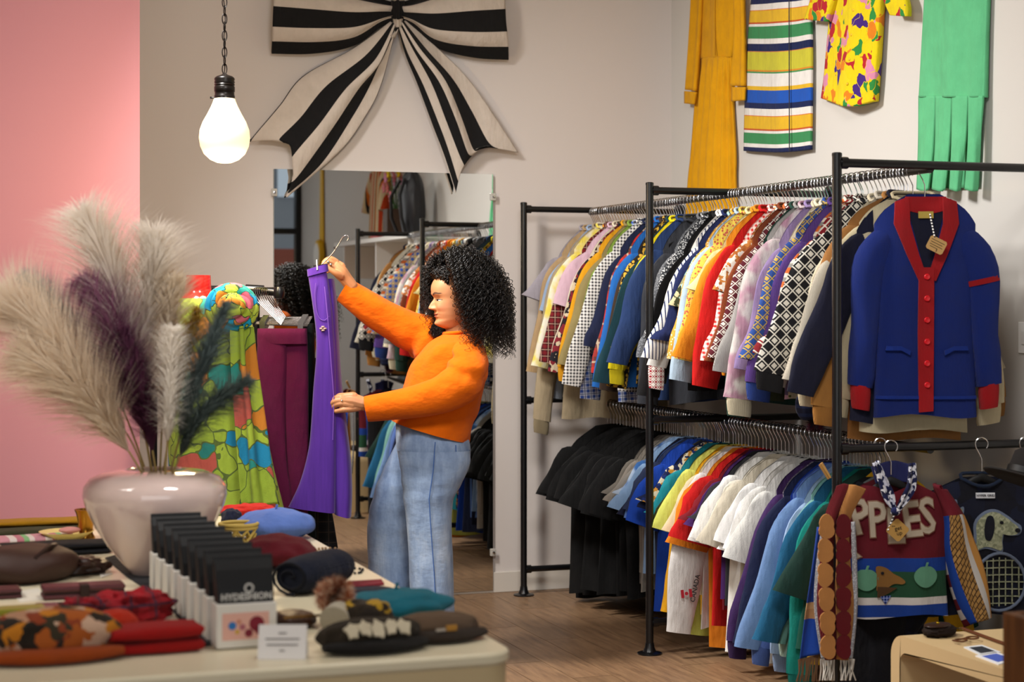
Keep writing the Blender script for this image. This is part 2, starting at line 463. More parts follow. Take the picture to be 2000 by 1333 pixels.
# ------------------------------------------------------------------ rack
XU, XW, XRAIL = 3.19, 4.10, 3.575
RZ, LZ, BZ, HZ = 2.07, 1.045, .14, 2.105
YS = [9.05, 7.36, 5.68]
PIPE = N('black_pipe', .3, 0, .5); PIPE.bump(PIPE.noise(PIPE.co(), 90, 3), .08, .002); PIPE = PIPE.base('#0c0c0e')
rk = thing('clothes_rack', 'black steel pipe clothes rack with two rails along the right-hand wall', 'clothes rack', (XU, YS[1], 0))
pr = .0175
for y in YS:
    MB().tube([(XU, y, .012), (XU, y, HZ)], pr, 18).build('upright', PIPE, rk)
    MB().lathe([(0, 0), (.055, 0), (.055, .006), (.03, .012), (.022, .03), (.019, .05)], 28, (XU, y, 0)).build('foot_flange', PIPE, rk)
    for z in (RZ, LZ, BZ):
        MB().tube([(XU+.005, y, z), (XW-.01, y, z)], pr*.92, 16).build('crossbar', PIPE, rk)
        MB().tube([(XU+.012, y, z), (XU+.04, y, z)], pr*1.25, 16).build('elbow_joint', PIPE, rk)
        MB().tube([(XW-.014, y, z), (XW+.018, y, z)], .04, 20).build('wall_flange', PIPE, rk)
    MB().lathe([(pr*1.06, 0), (pr*1.06, .01), (pr*.7, .014), (0, .014)], 18, (XU, y, HZ-.012)).build('end_cap', PIPE, rk)
for z in (RZ, LZ):
    for a, b in ((YS[0], YS[1]), (YS[1], YS[2])):
        MB().tube([(XRAIL, a, z-.012), (XRAIL, b, z-.012)], pr*.9, 16).build('rail', PIPE, rk)

# ------------------------------------------------------------------ hangers
def hanger_proto(name='clothes_hanger', w=.2, barmat=BLACKP):
    t = thing(name, 'x', 'hanger', (0, 0, 0))
    pts = []
    for k in range(15):
        a = math.radians(-60+k*240/14)       # hook over the rail, opening to one side
        pts.append((.0235*math.cos(a), 0, .0235*math.sin(a)))
    pts = pts[::-1]
    pts = [pts[0]]+pts[1:]
    e = pts[0]
    # stem: from the hook's left end to the centre below
    path = [(.0235*math.cos(math.radians(-40+k*20)), 0, .0235*math.sin(math.radians(-40+k*20))) for k in range(12)]
    path += [(-.021, 0, -.012), (-.008, 0, -.036), (0, 0, -.055), (0, 0, -.1)]
    MB().tube(path, .0021, 6).build('hook', CHROME, t, True, 0, False)
    bp = []
    for k in range(17):
        x = -w+2*w*k/16; bp.append((x, 0, -.1-.085*(abs(x)/w)**1.3))
    bar = MB(); rings = []
    for (x, y, z) in bp:
        th = .007; h = .013
        rings.append([(x+0, th*math.cos(a), z+h*math.sin(a)) for a in [2*math.pi*q/8 for q in range(8)]])
    bar.rings(rings); bar.build('shoulder_bar', barmat, t, True, 0, False)
    return t
HAN = hanger_proto()
_hfirst = [True]
def put_hanger(x, y, z, rz, label, group, tilt=0):
    if _hfirst[0]: o = HAN; _hfirst[0] = False
    else: o = copy_tree(HAN)
    o.location = (x, y, z); o.rotation_euler = (0, tilt, rz)
    tag(o, label, 'hanger', group); return o

# ------------------------------------------------------------------ garments
LIFT = [0.0]
def shoulder_z(x, W, drop, front, nd):
    ax = abs(x)
    z = -.118+LIFT[0]-drop*max(0, ax-.065)/max(W-.065, .01)
    z -= .028*max(0, (ax-.72*W)/(.28*W))**2
    if ax < .085: z -= nd*(1-(ax/.085)**2)*(1 if front else .25)-.012*(1-(ax/.085)**2)
    return z
def garment_body(W, hem, T, flare, drop, nd, seed, nth=32, nv=14, fold=.012):
    rg = random.Random(seed); ph = [rg.uniform(0, 6.28) for _ in range(4)]; kf = rg.uniform(22, 34)
    rings = []
    for j in range(nv+1):
        v = j/nv; ring = []
        w = W*(1+flare*v)*(1-.03*math.sin(math.pi*v))
        for k in range(nth):
            th = 2*math.pi*k/nth; cx, sx = math.cos(th), math.sin(th)
            x = w*math.copysign(abs(cx)**.72, cx)
            zs = shoulder_z(min(max(x, -W), W), W, drop, sx < 0, nd)
            z = zs*(1-v)+(-hem+.008*math.sin(x*18+ph[0]))*v
            t = T*(.3+.7*min(1, v*2.6)**.6)
            y = t*math.copysign(abs(sx)**.8, sx)
            e = 1-min(1, abs(x)/w)**6
            y += fold*min(1, v*1.6)*math.sin(x*kf+ph[1]+2*v)+fold*.6*v*math.sin(x*kf*.47+ph[2])
            ring.append((x, y, z))
        rings.append(ring)
    m = MB(); m.rings(rings, False, False); return m
def sleeve_secs(sgn, W, drop, L, wd, out, T):
    tip = Vector((sgn*W, 0, shoulder_z(W, W, drop, False, 0)))
    s = []
    def sec(dx, dz, half, ang, b):
        c = tip+Vector((sgn*dx, 0, dz)); A = Vector((sgn*math.cos(ang), 0, math.sin(ang)))*half
        s.append((c, A, Vector((0, b, 0))))
    sec(-.085, -.04, wd*.55, math.radians(52), T*.35)
    sec(-.038, -.068, wd*1.0, math.radians(42), T*.72)
    if L > .4:
        sec(.012+out*.12, -.17, wd*1.15, math.radians(26), T)
        sec(.012+out*.5, -.36, wd*1.0, math.radians(17), T*1.0)
        sec(.012+out*.82, -.36-(L-.36)*.55, wd*.88, math.radians(14), T*1.05)
        sec(.012+out, -L, wd*.76, math.radians(10), T*.9)
    else:
        sec(.02, -.15, wd*1.15, math.radians(26), T)
        sec(.03+out*.7, -L, wd*1.05, math.radians(18), T*1.1)
    return s
def garment(name, label, group, loc, rz, pat, W=.215, hem=.72, L=.58, wd=.075, out=.05, T=.028, flare=.02, drop=.075, nd=.05, seed=0, cuff=None, collar=None, fold=.012, sleevepat=None, cat='garment', cufflen=.07, tilt=0):
    t = thing(name, label, cat, loc, rz, group); t.rotation_euler = (0, tilt, rz)
    m = fabric(pat); sm = fabric(sleevepat) if sleevepat else m
    garment_body(W, hem, T, flare, drop, nd, seed, fold=fold).build('body', m, t, True, 0, False)
    rg = random.Random(seed+5)
    if L:
        for sgn in (-1, 1):
            ph = rg.uniform(0, 6.28); l = L*rg.uniform(.97, 1.03)
            secs = sleeve_secs(sgn, W, drop, l, wd, out*rg.uniform(.7, 1.3), T)
            lf = loft(secs, 20 if L > .4 else 12, 20, .9, lambda v, k: .08*math.sin(9*v+ph+6.28*k*2)*min(1, v*2)+.1*mnoise.noise(Vector((math.cos(6.28*k)*1.7+ph*3, math.sin(6.28*k)*1.7, v*7))), turnin=.03)
            so = lf.build('sleeve', sm, t, True, 0, False)
            if cuff:
                c, A, B = secs[-1]
                cs = [(c+Vector((0, 0, .004)), A*.8, B*.95), (c+Vector((0, 0, -cufflen*.2)), A*.86, B*1.0), (c+Vector((0, 0, -cufflen*.8)), A*.8, B*.95), (c+Vector((0, 0, -cufflen)), A*.74, B*.9)]
                loft(cs, 6, 20, .9, lambda v, k: .05*math.sin(k*6.28*10), turnin=.02).build('cuff', fabric(cuff), so, True, 0, False)
    if collar:
        ring = []
        for k in range(25):
            a = 2*math.pi*k/24; x = .078*math.cos(a); fr = math.sin(a) < 0
            y = .03*math.sin(a)
            ring.append((x, y, shoulder_z(x, W, drop, fr, nd)+.004+.006*(not fr)))
        MB().tube(ring[:-1], .0065, 8, True).build('collar', fabric(collar), t, True, 0, False)
    return t

def yrail(px, X): # world Y on the vertical plane X for an image column
    r = ray(px, 600); return r.y*X/r.x
def zat(py, X, Y):
    return CH+(HOR-py)/F*(X*SA+Y*CA)
pl = lambda c: ('plain', c)
kn = lambda c: ('knit', c)
#   name, look, px, sleeve-end row, hem row, pattern, extras
TOP = [
 ('shirt', 'grey lilac short-sleeved shirt', 1066, 568, 700, pl('#a49ea8'), dict(s=1)),
 ('blouse', 'beige blouse with pleated bishop sleeves', 1072, 712, 760, pl('#b89a72'), dict()),
 ('shirt', 'pale blue short-sleeved shirt', 1078, 605, 700, pl('#9fb4d2'), dict(s=1)),
 ('jacket', 'khaki windbreaker with long gathered cuffs', 1092, 815, 820, pl('#a8977a'), dict(cuff=kn('#9a8a6c'))),
 ('shirt', 'slate grey long shirt', 1088, 755, 775, pl('#8087919'[:7]), dict()),
 ('shirt', 'yellow and white tie-dye shirt', 1098, 715, 720, ('dye', '#e8d65a', '#f2ecd8', 14), dict()),
 ('shirt', 'amber short-sleeved shirt', 1108, 600, 690, pl('#e39a2e'), dict(s=1)),
 ('shirt', 'pale pink short-sleeved shirt', 1118, 590, 700, pl('#d6b3c2'), dict(s=1)),
 ('shirt', 'cream long-sleeved linen shirt', 1128, 690, 730, pl('#ddd0b8'), dict()),
 ('shirt', 'maroon and black geometric print shirt', 1136, 725, 740, ('blob', ['#2a1517', '#7c1f2a', '#c8b79a', '#1c1a22'], 45), dict()),
 ('shirt', 'mustard corduroy long-sleeved shirt', 1144, 712, 735, pl('#d99a16'), dict(cuff=pl('#d09010'))),
 ('shirt', 'moss green shirt', 1154, 625, 720, pl('#7f9a3e'), dict()),
 ('shirt', 'blue and white madras plaid shirt', 1162, 750, 782, ('plaid', '#d5dcec', '#3556a8', '#16204e', 34), dict()),
 ('shirt', 'black and white gingham shirt', 1174, 745, 765, ('plaid', '#e6e2dc', '#23222a', '#e6e2dc', 62), dict()),
 ('sweater', 'dark navy plain jumper', 1184, 660, 740, pl('#151d3c'), dict()),
 ('jacket', 'red and grey patchwork flannel jacket', 1196, 705, 730, ('plaid', '#6b3a35', '#c8302a', '#cbb79c', 11), dict(cuff=pl('#6a1d22'))),
 ('shirt', 'cobalt blue long shirt', 1206, 740, 762, pl('#1f63b0'), dict()),
 ('jacket', 'dark brown fleece jacket', 1214, 735, 750, pl('#37291f'), dict()),
 ('shirt', 'black and gold letter print shirt', 1222, 745, 750, ('dots', '#231d12', '#d9a93a', 60, .48), dict()),
 ('sweatshirt', 'bright yellow sweatshirt', 1233, 705, 720, pl('#ecd714'), dict(cuff=kn('#dcc612'))),
 ('jacket', 'steel navy parka', 1246, 700, 785, pl('#243a66'), dict()),
 ('jacket', 'charcoal grey overcoat', 1258, 770, 785, pl('#34363c'), dict()),
 ('sweater', 'grey marl jumper', 1284, 680, 740, ('dots', '#5d5f63', '#8c8e92', 160, .4), dict()),
 ('cardigan', 'salt and pepper knitted cardigan', 1293, 650, 745, ('dots', '#2f3136', '#c8c8c8', 130, .45), dict()),
 ('jacket', 'black wool coat', 1306, 740, 760, pl('#101012'), dict(W=.215)),
 ('blouse', 'white peasant blouse with red and black embroidered cuffs', 1322, 690, 720, pl('#e9e4dc'), dict(cuff=('nordic', '#ece6dc', '#9c1f2c', 42), cufflen=.1)),
 ('shirt', 'ink blue shirt', 1332, 650, 735, pl('#17224f'), dict()),
 ('shirt', 'olive feather print short-sleeved shirt', 1341, 575, 700, ('blob', ['#4d5136', '#8b8a66', '#b9b28c', '#33371f', '#9cc2c0'], 38), dict(s=1)),
 ('blouse', 'golden dotted blouse', 1349, 690, 730, ('dots', '#d79b38', '#f0e2b8', 85, .32), dict()),
 ('jacket', 'powder blue denim jacket', 1357, 725, 732, pl('#a9bed0'), dict()),
 ('blouse', 'yellow floral print blouse', 1366, 700, 730, ('dots', '#e3c955', '#c2584c', 80, .38), dict()),
 ('polo_shirt', 'pale yellow short-sleeved polo with plaid shoulder', 1376, 548, 700, pl('#e6d79c'), dict(s=1)),
 ('shirt', 'tangerine orange shirt', 1386, 660, 740, pl('#e88a1c'), dict()),
 ('dress', 'long scarlet velvet dress', 1402, 735, 762, pl('#c41512'), dict(W=.21, wd=.085)),
 ('shirt', 'red and white gingham shirt', 1418, 690, 735, ('plaid', '#f0d9cf', '#d02420', '#f0e2da', 55), dict()),
 ('blouse', 'white and rust leaf print blouse', 1429, 560, 730, ('blob', ['#e6ddcf', '#c9803c', '#ece6dc', '#b0652e'], 60), dict(s=1)),
 ('sweater', 'coral orange bobbled knit jumper', 1446, 700, 730, kn('#e0733a'), dict(cuff=kn('#d96a36'))),
 ('sweater', 'forest green nordic jumper with patterned cuffs', 1460, 760, 790, pl('#1e3d33'), dict(cuff=kn('#24463a'))),
 ('sweater', 'pale grey snowflake jumper with pink haze', 1476, 755, 780, ('dye', '#cfc9c4', '#b58a9c', 12), dict(cuff=kn('#d9cdb0'), wd=.085)),
 ('cardigan', 'cream cardigan with dark green ribbed cuffs', 1498, 705, 770, kn('#e8dbbd'), dict(cuff=kn('#33381f'), wd=.085)),
 ('sweater', 'ivory fine knit jumper', 1514, 720, 770, kn('#efe9dc'), dict()),
 ('sweater', 'purple and blue mohair jumper', 1532, 715, 760, kn('#5d3f8c'), dict(cuff=kn('#25408c'), wd=.08)),
 ('sweater', 'red and black argyle jumper', 1552, 650, 760, ('nordic', '#8e1a24', '#15131a', 9), dict()),
 ('sweater', 'black and white snowflake ski jumper', 1582, 720, 770, ('nordic', '#15151a', '#ddd8cc', 21), dict(cuff=kn('#131318'), wd=.09)),
 ('sweater', 'orange and grey striped jumper', 1560, 690, 760, ('stripe', 'z', 18, [(0, '#c8642a'), (.4, '#8a8680'), (.7, '#e2d8c4')]), dict()),
 ('cardigan', 'cream cable knit cardigan with ribbed cuffs', 1606, 725, 790, kn('#e6d9bb'), dict(cuff=kn('#dccfae'), wd=.085)),
 ('cardigan', 'oatmeal cardigan with grey trim', 1622, 730, 800, kn('#cfc6b4'), dict()),
 ('cardigan', 'caramel brown cable knit cardigan', 1634, 765, 845, kn('#b9803c'), dict(cuff=kn('#a97232'), wd=.08)),
 ('cardigan', 'midnight navy knitted cardigan', 1646, 755, 830, pl('#12142a'), dict()),
]
LOW = []
for i in range(10):
    LOW.append(('t_shirt', 'plain black t-shirt', 1092+i*11.5, 955+i*5, 1165-(i % 3)*6, pl('#0b0b0c'), dict(s=1, wd=.1, grp='plain black t-shirts bunched on the lower rail', W=.235)))
LOW += [
 ('t_shirt', 'stone grey t-shirt', 1206, 960, 1140, pl('#6f685f'), dict(s=1)),
 ('t_shirt', 'taupe t-shirt', 1213, 975, 1120, pl('#8b8277'), dict(s=1)),
 ('t_shirt', 'sand-trimmed grey ringer t-shirt', 1221, 985, 1155, ('knit', '#a39c92'), dict(s=1)),
 ('t_shirt', 'acid wash blue t-shirt', 1228, 960, 1110, ('dye', '#3c6cab', '#b9cbe0', 10), dict(s=1)),
 ('t_shirt', 'light sky blue t-shirt', 1235, 990, 1120, pl('#8fb0d8'), dict(s=1)),
 ('t_shirt', 'dark navy t-shirt', 1243, 1000, 1165, pl('#161b36'), dict(s=1)),
 ('t_shirt', 'cornflower blue t-shirt', 1250, 1010, 1150, pl('#5f85cc'), dict(s=1)),
 ('t_shirt', 'slate blue t-shirt', 1257, 1000, 1190, pl('#2d3858'), dict(s=1)),
 ('t_shirt', 'bright royal blue t-shirt', 1264, 1030, 1200, pl('#1a49b8'), dict(s=1)),
 ('t_shirt', 'deep navy long t-shirt', 1284, 990, 1205, pl('#121b3c'), dict(s=1)),
 ('shirt', 'blue and orange african print shirt', 1291, 980, 1150, ('blob', ['#1c2f6c', '#c98a2e', '#e0d4b4', '#15204a'], 50), dict(s=1)),
 ('t_shirt', 'turquoise t-shirt', 1299, 1000, 1160, pl('#1f8f9c'), dict(s=1)),
 ('t_shirt', 'army green t-shirt', 1307, 1010, 1110, pl('#4c5230'), dict(s=1)),
 ('t_shirt', 'lemon yellow t-shirt with black dots', 1315, 1035, 1240, ('dots', '#d8dc6a', '#d2d660', 30, .2), dict(s=1)),
 ('sweatshirt', 'golden yellow long-sleeved top with white sleeve band', 1323, 1175, 1200, pl('#dfa012'), dict()),
 ('t_shirt', 'beige t-shirt', 1333, 1035, 1165, pl('#dbc6a0'), dict(s=1)),
 ('sweatshirt', 'white sweatshirt with red flag and CANADA lettering on the sleeve', 1339, 1222, 1230, pl('#dcd8d4'), dict(wd=.085)),
 ('t_shirt', 'pumpkin orange t-shirt', 1345, 1060, 1265, pl('#e5831a'), dict(s=1, wd=.1)),
 ('t_shirt', 'bright red t-shirt', 1357, 1045, 1225, pl('#c51414'), dict(s=1, wd=.1)),
 ('t_shirt', 'burgundy t-shirt', 1370, 1010, 1190, pl('#74121f'), dict(s=1)),
 ('t_shirt', 'violet t-shirt', 1378, 1020, 1170, pl('#46215f'), dict(s=1)),
 ('t_shirt', 'white t-shirt next to the violet one', 1392, 1050, 1220, pl('#e8e5e1'), dict(s=1, wd=.1)),
 ('t_shirt', 'white t-shirt with parrot print', 1405, 1062, 1275, pl('#eceae6'), dict(s=1, wd=.1)),
 ('t_shirt', 'off-white t-shirt, third of the white row', 1419, 1070, 1262, pl('#dcd6c6'), dict(s=1, wd=.1)),
 ('t_shirt', 'white t-shirt with black lettering on the sleeve', 1434, 1060, 1290, pl('#e6e3df'), dict(s=1, wd=.1)),
 ('t_shirt', 'snow white t-shirt beside the green-trimmed one', 1450, 1065, 1280, pl('#f0eeea'), dict(s=1, wd=.1)),
 ('t_shirt', 'white t-shirt with green sleeve trim', 1464, 1080, 1300, pl('#e9e8e2'), dict(s=1)),
 ('sweatshirt', 'plum purple sweatshirt', 1480, 1230, 1250, pl('#3c2256'), dict(cuff=kn('#3a2052'))),
 ('sweater', 'grey flecked jumper with red stitch lines', 1492, 1225, 1260, ('dots', '#6d6578', '#a39cab', 150, .42), dict()),
 ('sweatshirt', 'ultramarine blue sweatshirt', 1506, 1235, 1300, pl('#1d3f9c'), dict()),
 ('sweatshirt', 'periwinkle blue sweatshirt', 1518, 1245, 1270, pl('#5f7cc4'), dict(cuff=kn('#5a76bc'))),
 ('sweatshirt', 'baby blue sweatshirt', 1532, 1255, 1290, pl('#9fb8dc'), dict(cuff=kn('#98b0d4'))),
 ('sweatshirt', 'mint green sweatshirt', 1546, 1235, 1290, pl('#bcd8cc'), dict(cuff=kn('#b2cec2'))),
 ('sweatshirt', 'petrol blue sweatshirt', 1558, 1240, 1300, pl('#1c5f86'), dict()),
 ('sweatshirt', 'jade teal sweatshirt', 1572, 1290, 1310, pl('#0f8478'), dict(cuff=kn('#0e7a70'), wd=.085)),
 ('sweatshirt', 'bottle green sweatshirt', 1588, 1150, 1310, pl('#17362f'), dict()),
 ('sweatshirt', 'sunflower yellow sweatshirt', 1604, 1270, 1310, pl('#dfac18'), dict()),
]
def more(lst, rows, s=0):
    for name, look, px, ysl, yhem, pat in rows: lst.append((name, look, px, ysl, yhem, pat, dict(s=1) if s else dict()))
    lst.sort(key=lambda q: q[2])
more(TOP, [
 ('shirt', 'wine red checked shirt', 1113, 700, 735, ('plaid', '#3a1218', '#7c1a22', '#c8a890', 30)),
 ('shirt', 'olive tan utility shirt', 1149, 690, 745, pl('#8f8052')),
 ('shirt', 'navy and green tartan shirt', 1190, 720, 750, ('plaid', '#12203a', '#173a30', '#0c1220', 20)),
 ('sweater', 'dark teal ribbed jumper', 1227, 720, 755, kn('#123f4a')),
 ('shirt', 'jet black slim shirt', 1314, 720, 750, pl('#0d0d10')),
 ('shirt', 'white shirt with fine navy stripes', 1327, 680, 730, ('stripe', 'x', 60, [(0, '#e4e2de'), (.7, '#1d2a55')])),
 ('blouse', 'amber silk blouse', 1394, 690, 735, pl('#d98414')),
 ('cardigan', 'rust brown cardigan', 1437, 700, 750, kn('#8a3f1c')),
 ('sweater', 'burgundy and white nordic jumper', 1453, 690, 760, ('nordic', '#571824', '#d8cfc4', 30)),
 ('sweater', 'light grey ribbed jumper', 1468, 720, 770, kn('#aaa7a4')),
 ('sweater', 'lavender fluffy jumper', 1487, 700, 770, pl('#8f7aa8')),
 ('cardigan', 'cream cardigan with green flowered yoke', 1506, 715, 775, ('dots', '#ded2b6', '#5c6c38', 38, .22)),
 ('sweater', 'blue and mustard fair isle jumper', 1523, 700, 770, ('nordic', '#2c4c94', '#c2a24a', 26)),
 ('sweater', 'red and cream patterned ski jumper', 1563, 680, 770, ('nordic', '#7e1620', '#dcd2c2', 18)),
])
more(LOW, [
 ('t_shirt', 'faded white t-shirt with narrow sleeves', 1398, 1040, 1240, pl('#dedbd6')),
 ('t_shirt', 'ecru canvas t-shirt among the white ones', 1426, 1068, 1270, pl('#d3cab6')),
 ('t_shirt', 'white t-shirt with navy sleeve tab', 1442, 1058, 1262, pl('#e2e1df')),
 ('t_shirt', 'charcoal t-shirt before the white ones', 1384, 1000, 1180, pl('#2a2a2e')),
], 1)
more(LOW, [
 ('sweatshirt', 'ink navy sweatshirt', 1499, 1240, 1290, pl('#141d3e')),
 ('sweatshirt', 'denim blue sweatshirt', 1525, 1250, 1285, pl('#6f8fc0')),
 ('sweatshirt', 'seafoam sweatshirt', 1552, 1240, 1290, pl('#7fb4a8')),
 ('sweatshirt', 'dark emerald sweatshirt', 1580, 1250, 1310, pl('#0f4a3c')),
])
HG = {'top': 'hangers crowded on the upper rail', 'low': 'hangers crowded on the lower rail'}
HL = {'top': 'black hanger with chrome hook crowded on the upper rail', 'low': 'black hanger with chrome hook crowded on the lower rail'}
def hang_row(specs, railz, which):
    LIFT[0] = .034 if which == 'top' else .012
    zr = railz-.012
    for i, (name, look, px, ysl, yhem, pat, ex) in enumerate(specs):
        ex = dict(ex); short = ex.pop('s', 0); grp = ex.pop('grp', None)
        X = 3.30; Y = yrail(px, X)
        rg = random.Random(hash(look) % 999 if False else i*13+(5 if which == 'top' else 77))
        rz = math.radians(rg.uniform(-4, 3))
        tipz = zr-.193
        L = max(.18, tipz-zat(ysl, 3.24, Y)); hem = max(.45, zr-zat(yhem, 3.36, Y))
        if short: L = min(L, .3)
        ex.setdefault('W', .2); ex.setdefault('wd', rg.uniform(.08, .095) if short else rg.uniform(.06, .072)); ex['out'] = rg.uniform(.07, .1) if short else rg.uniform(.125, .165)
        lab = look+(' on the upper rail' if which == 'top' else ' on the lower rail')
        if grp: lab = 'plain black t-shirt, %s from the wall end of the lower rail' % ('first second third fourth fifth sixth seventh eighth ninth tenth'.split()[i])
        garment(name, lab, grp or ('garments on the %s rail' % ('upper' if which == 'top' else 'lower')), (XRAIL, Y, zr), rz, pat, hem=hem, L=L, drop=rg.uniform(.105, .14) if which == 'top' else rg.uniform(.075, .1), tilt=math.radians(rg.uniform(-4, 3)), fold=rg.uniform(.01, .02), seed=i+(100 if which == 'low' else 0), collar=pat if which == 'top' else None, T=rg.uniform(.018, .026), **ex)
        h = put_hanger(XRAIL, Y, zr, rz, HL[which], HG[which])
        if which == 'top':
            b = [c for c in h.children if c.name.startswith('shoulder')][0]; b.scale = (.78, 1, 1.22)
    ys = [yrail(s[2], 3.30) for s in specs]
    for i in range(len(ys)-1):     # empty hangers squeezed between the clothes
        gap = ys[i]-ys[i+1]
        k = 1 if gap > .045 else 0
        if gap > .09: k = 2
        for q in range(k):
            h = put_hanger(XRAIL, ys[i]-gap*(q+1)/(k+1), zr, math.radians(R.uniform(-6, 6)), HL[which], HG[which])
            if which == 'top': [c for c in h.children if c.name.startswith('shoulder')][0].scale = (.6, 1, 1.25)
hang_row(TOP, RZ, 'top')
hang_row(LOW, LZ, 'low')
# ------------------------------------------------------------------ garments facing the aisle
def front_fn(W, hem, T, flare, drop, nd, seed, fold):
    rg = random.Random(seed); ph = [rg.uniform(0, 6.28) for _ in range(4)]; kf = rg.uniform(22, 34)
    def fy(x, z):
        zs = shoulder_z(max(-W, min(W, x)), W, drop, True, nd)
        v = max(0., min(1., (z-zs)/(-hem-zs))); w = W*(1+flare*v)*(1-.03*math.sin(math.pi*v))
        cx = min(1, (abs(x)/w))**(1/.72); sx = math.sqrt(max(0, 1-cx*cx))
        y = -T*(.3+.7*min(1, v*2.6)**.6)*sx**.8
        return y+fold*min(1, v*1.6)*math.sin(x*kf+ph[1]+2*v)+fold*.6*v*math.sin(x*kf*.47+ph[2])
    return fy
def smooth_poly(p, n=56):
    a = np.array(p, float); m = len(a); a = np.concatenate([a[-2:], a, a[:3]]); t = np.linspace(2, m+2, n, endpoint=False); i = t.astype(int); f = (t-i)[:, None]
    p0, p1, p2, p3 = a[i-1], a[i], a[i+1], a[i+2]
    return [tuple(x) for x in .5*((2*p1)+(-p0+p2)*f+(2*p0-5*p1+4*p2-p3)*f*f+(-p0+3*p1-3*p2+p3)*f**3)]
def decal(fy, poly, off=.005, thick=.004, sub=.02):
    """thin applied piece following a garment's front: polygon in garment x,z"""
    bm = bmesh.new(); vs = [bm.verts.new((x, 0, z)) for x, z in poly]; bm.faces.new(vs)
    bmesh.ops.triangulate(bm, faces=bm.faces[:])
    for _ in range(4):
        es = [e for e in bm.edges if e.calc_length() > sub]
        if not es: break
        bmesh.ops.subdivide_edges(bm, edges=es, cuts=1); bmesh.ops.triangulate(bm, faces=bm.faces[:])
    bm.verts.index_update(); m = MB()
    v = [(q.co.x, fy(q.co.x, q.co.z)-off, q.co.z) for q in bm.verts]; f = [tuple(x.index for x in q.verts) for q in bm.faces]
    be = [(e.verts[0].index, e.verts[1].index) for e in bm.edges if e.is_boundary]; n = len(v)
    m.v = v+[(a, b+thick, c) for a, b, c in v]
    m.f = f+[tuple(i+n for i in q[::-1]) for q in f]+[(a, b, b+n, a+n) for a, b in be]
    bm.free(); return m
def strip_poly(pts, w):
    """band of width w along a polyline in x,z"""
    L_, R_ = [], []
    for i, p in enumerate(pts):
        a = pts[max(0, i-1)]; b = pts[min(len(pts)-1, i+1)]; d = Vector((b[0]-a[0], b[1]-a[1])).normalized(); n = Vector((-d.y, d.x))
        L_.append((p[0]+n.x*w/2, p[1]+n.y*w/2)); R_.append((p[0]-n.x*w/2, p[1]-n.y*w/2))
    return L_+R_[::-1]
def ell(cx, cz, rx, rz, n=16, rot=0):
    return [(cx+rx*math.cos(2*math.pi*k/n)*math.cos(rot)-rz*math.sin(2*math.pi*k/n)*math.sin(rot), cz+rx*math.cos(2*math.pi*k/n)*math.sin(rot)+rz*math.sin(2*math.pi*k/n)*math.cos(rot)) for k in range(n)]
def text_decal(fy, s, size, cx, cz, off, rot=0, bold=0, sx=1):
    m = text_mb(s, size, extrude=.001, bold=bold); out = []
    for x, y, z in m.v:
        x *= sx
        X = cx+x*math.cos(rot)-y*math.sin(rot); Z = cz+x*math.sin(rot)+y*math.cos(rot)
        out.append((X, fy(X, Z)-off-z, Z))
    m.v = out; return m

zr = RZ-.012
LIFT[0] = .03
# tan and cream cardigans showing under the blue one
garment('cardigan', 'tan ribbed cardigan hem showing below the cream cardigan', 'cardigans at the aisle end of the upper rail', (XRAIL, 5.86, zr), -.25, kn('#a9733a'), W=.215, hem=1.0, L=.62, T=.03, seed=31, cuff=kn('#9c6a34'), collar=kn('#a9733a'))
put_hanger(XRAIL, 5.86, zr, -.25, HL['top'], HG['top'])
cc = garment('cardigan', 'cream cable knit cardigan directly behind the blue cardigan', 'cardigans at the aisle end of the upper rail', (XRAIL, 5.80, zr), -.3, kn('#dfd0aa'), W=.2, hem=.965, L=.665, T=.03, seed=32, cuff=kn('#dfd0aa'), collar=kn('#dfd0aa'), out=.07)
put_hanger(XRAIL, 5.80, zr, -.3, HL['top'], HG['top'])
# blue letterman cardigan
BW, BH, BT, BS = .186, .905, .045, 41
KB = ('knit', '#0e2878')
bc = garment('cardigan', 'royal blue long cardigan with red trim facing the aisle', 'cardigans at the aisle end of the upper rail', (XRAIL+.01, 5.735, zr), -.36, KB, W=BW, hem=BH, L=.6, T=BT, seed=BS, cuff=kn('#b01019'), cufflen=.085, fold=.006, wd=.058, out=.035, drop=.085, nd=.05)
fy = front_fn(BW, BH, BT, .02, .085, .05, BS, .006)
RED = fabric(('knit', '#a90f18'))
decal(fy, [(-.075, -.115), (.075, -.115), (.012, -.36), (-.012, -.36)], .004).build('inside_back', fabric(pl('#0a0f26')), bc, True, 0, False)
decal(fy, [(-.075, -.1), (.075, -.1), (.075, -.15), (0, -.168), (-.075, -.15)], .007).build('neck_band', RED, bc, True, 0, False)
for s in (-1, 1):
    b = decal(fy, [(s*.062, -.1), (s*.112, -.118), (s*.118, -.2), (s*.075, -.31), (s*.03, -.41), (s*.0, -.40), (s*.03, -.31), (s*.06, -.2)], .012, .012)
    b.build('collar_band', RED, bc, True, 0, False)
decal(fy, [(-.03, -.36), (.024, -.36), (.022, -.6), (.02, -.885), (-.03, -.89), (-.034, -.6)], .014, .012).build('button_band', RED, bc, True, 0, False)
for k in range(6):
    z = -.395-k*.079; y = fy(-.002, z)-.018
    m = MB().lathe([(0, -.004), (.010, -.004), (.0115, 0), (.009, .004), (.003, .003), (0, .003)], 14)
    place(m, Matrix.Translation((-.002, y, z)) @ Matrix.Rotation(math.pi/2, 4, 'X')); m.build('button', plain('#c41a22', .3), bc, True, 0, False)
for s in (-1, 1):
    decal(fy, [(s*.06, -.665), (s*.095, -.648), (s*.148, -.648), (s*.152, -.664), (s*.095, -.664), (s*.062, -.682)], .012, .01).build('pocket_welt', fabric(kn('#0d318f')), bc, True, 0, False)
